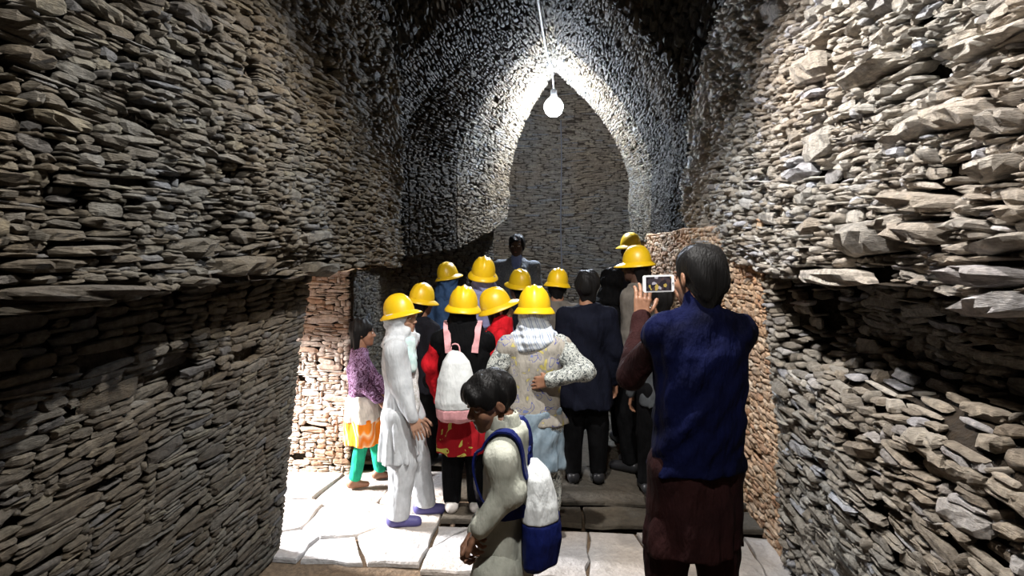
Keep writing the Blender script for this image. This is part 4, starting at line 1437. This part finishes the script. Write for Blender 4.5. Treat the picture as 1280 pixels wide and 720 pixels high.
def torus_strap(inf_root_rot, pts, w, t, mat, parent, name='strap'):
    """flat band along points, given with outward normals"""
    V, Fc = [], []
    n = len(pts)
    for i, (p, nr) in enumerate(pts):
        p = np.array(p, float); nr = np.array(nr, float); nr /= np.linalg.norm(nr)
        a = np.array(pts[min(i + 1, n - 1)][0], float) - np.array(pts[max(i - 1, 0)][0], float)
        a /= np.linalg.norm(a)
        b = np.cross(a, nr); b /= np.linalg.norm(b)
        for (u, v) in ((-1, 0), (1, 0), (1, 1), (-1, 1)):
            V.append(p + b * u * w / 2 + nr * v * t)
    for i in range(n - 1):
        for k in range(4):
            k2 = (k + 1) % 4
            Fc.append((i * 4 + k, i * 4 + k2, (i + 1) * 4 + k2, (i + 1) * 4 + k))
    Fc.append((3, 2, 1, 0)); Fc.append(tuple((n - 1) * 4 + k for k in range(4)))
    return mesh_obj(name, V, Fc, mat, parent, smooth=False)


def spline(P, n=24):
    P = np.array(P, float)
    out = []
    m = len(P)
    for i in range(n):
        t = i / (n - 1) * (m - 1)
        k = min(int(t), m - 2); u = t - k
        p0, p1, p2, p3 = P[max(k - 1, 0)], P[k], P[k + 1], P[min(k + 2, m - 1)]
        out.append(0.5 * ((2 * p1) + (-p0 + p2) * u + (2 * p0 - 5 * p1 + 4 * p2 - p3) * u ** 2 + (-p0 + 3 * p1 - 3 * p2 + p3) * u ** 3))
    return out


def backpack(label, loc, yaw, W, D, Hh, upper, lower, split, strap_mat, straps, handle=True, zips=True):
    """local frame: +y towards the wearer's back, z up, origin at the bottom centre"""
    r = bpy.data.objects.new('backpack', None); link(r)
    r.location = loc; r.rotation_euler = (0, 0, math.radians(yaw))
    r['label'] = label; r['category'] = 'backpack'
    st = [(0, 0, 0, W * 0.34, D * 0.30), (0.06 * Hh, 0, -0.01, W * 0.46, D * 0.48), (0.3 * Hh, 0, -0.02, W * 0.5, D * 0.55), (0.6 * Hh, 0, -0.012, W * 0.46, D * 0.5),
          (0.85 * Hh, 0, 0.0, W * 0.33, D * 0.38), (0.97 * Hh, 0, 0.01, W * 0.16, D * 0.2), (Hh, 0, 0.01, W * 0.06, D * 0.1)]
    for nm, mat, a, b in (('bag_top', upper, split, 2.0), ('bag_base', lower, -1.0, split)):
        F = Field((-W, -D, -0.03), (W, D, Hh + 0.03), 0.0065)
        F.loft(st, k=0, ripple=(7, 0.06, Hh, 2))
        F.wrinkle(0.0035, 38, 3, 0.35)
        F.halfspace((0, 0, a * Hh), (0, 0, -1)); F.halfspace((0, 0, b * Hh), (0, 0, 1))
        v, q = F.mesh()
        o = mesh_obj(nm, v, q, M[mat], r, smooth=True)
    for s_ in straps:
        torus_strap(None, s_, 0.042, 0.007, M[strap_mat], r)
    if zips:
        P = [(W * 0.40 * math.cos(t) , -D * 0.30 - 0.02 - 0.03 * math.sin(t), Hh * (0.38 + 0.36 * math.sin(t))) for t in np.linspace(0.1, math.pi - 0.1, 14)]
    if handle:
        tube('carry_loop', spline([(-0.03, D * 0.15, Hh * 0.93), (-0.02, D * 0.16, Hh + 0.03), (0.02, D * 0.16, Hh + 0.03), (0.03, D * 0.15, Hh * 0.93)], 9), 0.005, M[strap_mat], r, 6)
    return r


# bag on the boy's back: white above, navy below
bp_w = at(669, 702, 2.10)
bw = (float(bp_w[0]), 2.10, float(bp_w[2]))
def to_bag(P, loc, yaw):
    return rotz(-math.radians(yaw)) @ (np.array(P, float) - np.array(loc))
def boyw(P):
    r = boy['root']
    return rotz(r.rotation_euler[2]) @ np.array(P, float) + np.array(r.location)
def strap_for(inf, side, loc, yaw, over='tunic'):
    r = inf['root']; nk_ = inf['neck']; sw = inf['sw']; pc = inf['pc']
    Rz = rotz(r.rotation_euler[2]); T0 = np.array(r.location)
    x = side * sw * 0.66
    P = [(x * 0.8, -pc * 1.75, -0.13), (x * 0.9, -pc * 1.6, -0.03), (x, -pc * 0.55, 0.030), (x, pc * 0.6, 0.028), (x * 1.02, pc * 1.55, -0.045), (x * 1.10, pc * 1.75, -0.12), (x * 1.32, pc * 1.2, -0.22), (x * 1.35, 0, -0.25), (x * 1.0, -pc * 1.5, -0.24)]
    Nn = [(0, -1, 0.3), (0, -1, 1), (0, -0.3, 1), (0, 0.5, 1), (0, 1, 0.4), (side * 0.2, 1, 0), (side, 1, 0), (side, 0, 0), (side, -1, 0)]
    P = [np.array(p) + nk_ for p in P]
    Ps = spline(P, 30); Ns = spline(Nn, 30)
    out = []
    me = inf[over].data
    bv = BVHTree.FromPolygons([v.co for v in me.vertices], [tuple(q.vertices) for q in me.polygons])
    for i, (p, n_) in enumerate(zip(Ps, Ns)):
        if i < 15:
            n_ = np.array(n_) / np.linalg.norm(n_)
            hit = bv.ray_cast(Vector(p + n_ * 0.10), Vector(-n_), 0.25)
            if hit[0] is not None:
                p = np.array(hit[0]) + n_ * 0.004
        w = Rz @ p + T0
        out.append((to_bag(w, loc, yaw), rotz(-math.radians(yaw)) @ (Rz @ n_)))
    return out
backpack('white backpack with navy base and navy straps worn by the boy in front', bw, yw + 4, 0.25, 0.125, 0.365, 'bagwhite', 'bagnavy', 0.46, 'bagnavy',
         [strap_for(boy, -1, bw, yw + 4), strap_for(boy, 1, bw, yw + 4)])

# photographer
yw = 14
pl = armpts(872, 308, 2.55, 0, yw, [(786, 470, 2.66), (798, 398, 2.86)])
pr = armpts(872, 308, 2.55, 0, yw, [(905, 455, 2.83), (860, 388, 2.84)])
man = person('man in navy waistcoat over maroon tunic, seen from behind holding up a phone', 875, 308, 2.55, 0, yw, build='man', hh=0.25, vox=0.0095, hvox=0.005,
             head=(14, -3, 0), hair='short', tunic='maroon', hem=0.30, sleeve='maroon', trousers='maroon', arms={'L': pl, 'R': pr}, baggy=1.12, flare=1.0, ripple=(8, 0.05),
             hand_n={'L': ((0, -1.0, 0.1), (0.18, 0.15, 1), 0.28, 1), 'R': ((0.3, -0.8, 0.0), (-0.35, 0.1, 0.9), 0.30, 1)}, stance=(0.115, 0.03), bulk=0.88)
nk = man['neck']; hp = man['hip']; sw = man['sw']; pc = man['pc']; H_ = man['H']
wrap(man, 'waistcoat', [('loft', [(0.485 * H_, hp[0], hp[1], sw * 1.12, pc * 2.0), (hp[2] + 0.03, hp[0], hp[1], sw * 1.04, pc * 1.92), (hp[2] + 0.13 * H_, nk[0], nk[1], sw * 1.02, pc * 1.88),
     (man['zsh'] - 0.12, nk[0], nk[1], sw * 1.06, pc * 1.92), (man['zsh'] - 0.055, nk[0], nk[1], sw * 0.92, pc * 1.6), (man['zsh'] - 0.015, nk[0], nk[1], sw * 0.66, pc * 1.35), (man['zsh'] + 0.04, nk[0], nk[1], 0.085, 0.085)], dict(k=0, ripple=(6, 0.03, 0.6 * H_, 2))),
     ('cap', man['A']['L'][0], man['A']['L'][0] * 0.9 + man['A']['L'][1] * 0.1, 0.071, 0.069, dict(k=0.05)), ('cap', man['A']['R'][0], man['A']['R'][0] * 0.9 + man['A']['R'][1] * 0.1, 0.071, 0.069, dict(k=0.05)),
     ('cap', nk + [0, 0, -0.03], man['A']['L'][0] + [0, 0, 0.012], 0.062, 0.058, dict(k=0.05)), ('cap', nk + [0, 0, -0.03], man['A']['R'][0] + [0, 0, 0.012], 0.062, 0.058, dict(k=0.05)),
     ('cap', nk + [0, 0, 0.0], nk + [0, 0.01, 0.06], 0.075, 0.062, dict(k=0.02))], 'navy', wr=0.0045, cuts=[((0, 0, 0.49 * H_), (0, 0, -1))])

# phone, held level
pp = at(823, 354.5, 2.82)
ph = bpy.data.objects.new('phone', None); link(ph)
ph.location = pp; ph.rotation_euler = (0, math.radians(-2), math.radians(4))
ph['label'] = 'white smartphone held sideways, its screen lit with the crowd'; ph['category'] = 'phone'


def rbox(name, sx, sy, sz, r_, mat, parent, c_=(0, 0, 0), seg=4):
    P = []
    for (cx_, cz_, a0) in ((sx / 2 - r_, sz / 2 - r_, 0), (-sx / 2 + r_, sz / 2 - r_, 90), (-sx / 2 + r_, -sz / 2 + r_, 180), (sx / 2 - r_, -sz / 2 + r_, 270)):
        for i in range(seg + 1):
            a_ = math.radians(a0 + 90 * i / seg)
            P.append((cx_ + r_ * math.cos(a_), cz_ + r_ * math.sin(a_)))
    n = len(P)
    V = [(c_[0] + x, c_[1] - sy / 2, c_[2] + z) for x, z in P] + [(c_[0] + x, c_[1] + sy / 2, c_[2] + z) for x, z in P]
    Fc = [tuple(range(n)), tuple(range(2 * n - 1, n - 1, -1))] + [(k, n + k, n + (k + 1) % n, (k + 1) % n) for k in range(n)]
    return mesh_obj(name, V, Fc, mat, parent)


rbox('phone_body', 0.139, 0.009, 0.076, 0.010, M['phone_white'], ph)
ms = bpy.data.materials.new('phone_screen_picture')
nt, N, L, B = nodes_of(ms)
tc = N.new('ShaderNodeTexCoord')
mp = N.new('ShaderNodeMapping'); mp.inputs['Location'].default_value = (3.1, 0, 1.3)
L.new(tc.outputs['Object'], mp.inputs['Vector'])
v1 = N.new('ShaderNodeTexVoronoi'); v1.inputs['Scale'].default_value = 75
L.new(mp.outputs[0], v1.inputs['Vector'])
rr = ramp(N, [(0.0, (0.02, 0.015, 0.02)), (0.5, (0.05, 0.04, 0.05)), (0.70, (0.65, 0.45, 0.10)), (0.8, (0.08, 0.05, 0.05)), (0.93, (0.6, 0.55, 0.6))]); rr.color_ramp.interpolation = 'CONSTANT'
sp = N.new('ShaderNodeSeparateColor'); L.new(v1.outputs['Color'], sp.inputs[0]); L.new(sp.outputs[0], rr.inputs[0])
L.new(rr.outputs[0], B.inputs['Emission Color']); B.inputs['Emission Strength'].default_value = 0.8
B.inputs['Base Color'].default_value = (0.01, 0.01, 0.012, 1); B.inputs['Roughness'].default_value = 0.15
rbox('screen', 0.112, 0.002, 0.062, 0.002, ms, ph, (0, -0.005, 0))
rbox('home_button', 0.008, 0.002, 0.008, 0.0038, M['zip'], ph, (0.0635, -0.005, 0))

# woman in printed vest
yw = 2
jl = armpts(668, 358, 3.55, 0, yw, [(618, 468, 3.50), (640, 470, 3.72)])
jr = armpts(668, 358, 3.55, 0, yw, [(731, 464, 3.45), (688, 476, 3.42)])
J = person('woman in yellow hard hat, beige printed vest and floral sleeves, hand on hip', 668, 358, 3.55, 0, yw, vox=0.0105, hvox=0.0065, head=(0, -4, 0), hair=None, scarf='bluescarf',
           hat=0.03, hat_tilt=(3, 0), hat_scale=1.0, tunic='beigeprint', hem=0.50, sleeve='floral', trousers='floral', arms={'L': jl, 'R': jr}, flare=1.0, bulk=1.12, baggy=1.1,
           hand_n={'R': ((0.3, -1, 0.2), (-0.8, 0.2, -0.15), 0.3)}, shoes='shoe_black')
wrap(J, 'skirt', [('loft', [(0.33 * J['H'], J['hip'][0], J['hip'][1], 0.17, 0.15), (0.56 * J['H'], J['hip'][0], J['hip'][1], 0.155, 0.115)], dict(k=0, ripple=(9, 0.09, 0.8, 1)))], 'paleblue', wr=0.004)

# girl in white
yw = -82
wl = armpts(497, 368, 3.85, 0, yw, [(500, 478, 4.02), (520, 520, 4.02)])
wr_ = armpts(497, 368, 3.85, 0, yw, [(496, 478, 3.70), (512, 522, 3.68)])
B_ = person('girl in long white tunic and white headscarf under a yellow hard hat, profile', 501, 367, 3.85, 0, yw, vox=0.009, hvox=0.005, head=(-22, 0, 0), hair=None, scarf='white', hat=0.035, hat_scale=0.92, hat_fwd=-0.05,
            hat_tilt=(12, 0), tunic='white', hem=0.30, trousers='white', skin='skin_light', shoes='slipper', arms={'L': wl, 'R': wr_}, flare=1.05, ripple=(12, 0.12), bulk=1.15, tbaggy=1.3, baggy=1.15, face=True,
            feet={'L': (-0.10, 0.13), 'R': (0.08, -0.02)}, hand_curl=0.25, lean=(0, 0.02))
wrap(B_, 'scarf', [('cap', B_['neck'] + [0.05, 0.06, -0.02], B_['neck'] + [0.075, 0.085, -0.18], 0.055, 0.04, dict(k=0.02)), ('cap', B_['neck'] + [-0.03, 0.05, -0.02], B_['neck'] + [-0.01, 0.09, -0.13], 0.045, 0.03, dict(k=0.02))], 'mint', wr=0.005)
wrap(B_, 'shawl', [('cap', B_['neck'] + [0.0, 0.04, -0.16], B_['neck'] + [0.02, 0.07, -0.44], 0.075, 0.065, dict(k=0.03)), ('cap', B_['neck'] + [0.08, 0.03, -0.2], B_['neck'] + [0.08, 0.05, -0.38], 0.06, 0.05, dict(k=0.03))], 'lace', wr=0.006)

# girl in purple print
yw = -68
al = armpts(452, 400, 4.45, 0, yw, [(470, 478, 4.6), (482, 500, 4.6)])
ar = armpts(452, 400, 4.45, 0, yw, [(452, 480, 4.33), (474, 500, 4.30)])
A_ = person('small bareheaded girl in purple print top, orange skirt and green trousers', 452, 399, 4.45, 0, yw, vox=0.009, hvox=0.006, head=(-6, 0, 0), hair='long', tunic='purple', hem=0.53, face=True,
            trousers='green', shoes=None, arms={'L': al, 'R': ar}, skin='skin', feet={'L': (-0.07, 0.12), 'R': (0.07, -0.07)}, ripple=(7, 0.05), hh=0.20, flare=0.85, tbaggy=0.85)
hp = A_['hip']; H_ = A_['H']
wrap(A_, 'cream_hem', [('loft', [(0.40 * H_, hp[0], hp[1], 0.155, 0.135), (0.55 * H_, hp[0], hp[1], 0.125, 0.11)], dict(k=0, ripple=(8, 0.05, 0.6 * H_, 2)))], 'cream')
wrap(A_, 'orange_skirt', [('loft', [(0.265 * H_, hp[0], hp[1], 0.165, 0.145), (0.42 * H_, hp[0], hp[1], 0.150, 0.13)], dict(k=0, ripple=(9, 0.08, 0.6 * H_, 4)))], 'orange')

# girl in black with red sleeves
yw = 4
cl = armpts(578, 358, 3.96, Z1, yw, [(536, 455, 3.94), (548, 500, 4.08)])
cr = armpts(578, 358, 3.96, Z1, yw, [(612, 460, 4.0), (604, 480, 4.15)])
C_ = person('girl in yellow hard hat and black hijab with red sleeves, seen from behind', 579, 358, 3.96, Z1, yw, vox=0.010, hvox=0.0065, head=(0, 4, 0), hair=None, scarf='black', hat=0.035, hat_tilt=(2, 4),
            tunic='black', hem=0.40, sleeve='red', trousers='black', shoes='shoe_white', arms={'L': cl, 'R': cr}, bulk=1.1, stance=(0.08, 0.0))
wrap(C_, 'printed_hem', [('loft', [(0.285 * C_['H'], C_['hip'][0], C_['hip'][1], 0.18, 0.15), (0.44 * C_['H'], C_['hip'][0], C_['hip'][1], 0.165, 0.13)], dict(k=0, ripple=(8, 0.06, 0.8, 3)))], 'redprint')
C_['drape'] = wrap(C_, 'hijab_drape', [('loft', [(C_['zsh'] - 0.30, 0.02, -0.02, 0.17, 0.13), (C_['zsh'] - 0.05, 0.0, -0.02, 0.165, 0.12), (C_['zsh'] + 0.08, 0, -0.01, 0.10, 0.10)], dict(k=0, ripple=(7, 0.06, 1.3, 1)))], 'black')
b2 = at(569, 526, 3.70)
bloc = (float(b2[0]), 3.70, float(b2[2]))
backpack('white drawstring backpack with pink base on the back of the girl in black', bloc, 4, 0.255, 0.15, 0.43, 'bagwhite', 'pink', 0.20, 'pink',
         [strap_for(C_, -1, bloc, 4, 'drape'), strap_for(C_, 1, bloc, 4, 'drape')], zips=False)

# girl with red scarf, looking right
I_ = person('girl with red scarf facing right, yellow hard hat tipped back', 625, 361, 4.35, Z2, -78, vox=0.012, hvox=0.0065, head=(0, 0, 0), hair='short', hat=0.05, hat_tilt=(20, 0), hat_fwd=-0.12, tunic='red', hem=0.4,
            trousers='black', face=True, skin='skin_light', hh=0.205)
wrap(I_, 'scarf', [('cap', I_['neck'] + [0, 0.03, -0.02], I_['neck'] + [0, 0.03, 0.05], 0.085, 0.075, dict(k=0.02))], 'red', wr=0.005)

# dark figures and the back rows
D_ = person('child in yellow hard hat and dark clothes behind the girl in white', 527, 355, 4.75, Z2, -30, vox=0.013, hvox=0.008, hair='short', hat=0.04, hat_tilt=(-6, 6), tunic='blackish', trousers='black', hat_scale=0.98, hh=0.205)
E_ = person('child in yellow hard hat and mid-blue shawl at the left of the back row', 560, 328, 5.5, Z2, -25, vox=0.013, hvox=0.008, hair=None, scarf='blue', hat=0.05, hat_tilt=(8, -8), tunic='blue', trousers='black', hat_scale=0.95, hh=0.205)
F_ = person('child in yellow hard hat and lavender scarf in the back row', 604, 321, 4.8, Z2, 8, vox=0.013, hvox=0.008, hair=None, scarf='lavender', hat=0.03, head=(0, 12, 0), hat_tilt=(6, 5), tunic='lavender', trousers='black', hat_scale=1.0)
G_ = person('child in yellow hard hat and charcoal clothes, in front of the man in a suit', 649, 337, 5.4, Z2, 35, vox=0.013, hvox=0.008, hair='short', hat=0.05, head=(0, 5, 8), hat_tilt=(4, -8), tunic='blackish', trousers='black')
H2 = person('child in yellow hard hat and taupe clothes right of the printed vest', 697, 335, 5.0, Z2, -5, vox=0.013, hvox=0.008, hair='short', hat=0.03, hat_tilt=(0, 5), tunic='taupe', trousers='black', hat_scale=0.92, hh=0.205)
K_ = person('bareheaded man in grey suit jacket and blue shirt at the back, facing the camera', 646, 294, 6.6, Z2, 176, build='man', vox=0.012, hvox=0.007, skin='skin_dark', hair='short', tunic='suit', hem=0.45, trousers='blackish', face=True, bulk=0.98)
wrap(K_, 'shirt_front', [('cap', K_['neck'] + [0, 0.05, 0.02], K_['neck'] + [0, 0.085, -0.22], 0.06, 0.035, dict(k=0.02))], 'shirtblue', wr=0.002)
L_ = person('bareheaded adult in dark navy tunic seen from behind, beside the printed vest', 734, 338, 4.45, Z2, 3, build='man', hh=0.225, vox=0.012, hvox=0.008, hair='short', tunic='ink', hem=0.36, trousers='black', bulk=0.98,
            hand_curl=0.4)
O_ = person('adult in black shawl and tunic between the navy tunic and the phone', 764, 334, 5.35, Z2, 20, build='man', hh=0.225, vox=0.013, hvox=0.008, hair=None, scarf='black', tunic='black', hem=0.25, trousers='black')
N_ = person('farthest visitor in yellow hard hat, in dark clothes by the right wall', 788, 291, 6.3, Z2, 40, build='man', hh=0.23, vox=0.014, hvox=0.008, hair='short', hat=0.04, tunic='blackish', trousers='black', hat_scale=1.0, skin='skin_dark')
P_ = person('adult in yellow hard hat and taupe clothes facing left, behind the phone', 796, 307, 4.75, Z2, 62, build='man', hh=0.23, vox=0.012, hvox=0.007, hair='short', hat=0.055, hat_tilt=(-4, 0), tunic='taupe', trousers='black', face=True, skin='skin_dark', hat_scale=1.0)
Q_ = person('bareheaded visitor in grey clothes directly behind the phone', 828, 352, 4.3, Z2, 10, build='girl', vox=0.012, hvox=0.008, hair='short', tunic='grey', trousers='black', hh=0.215, bulk=1.1)
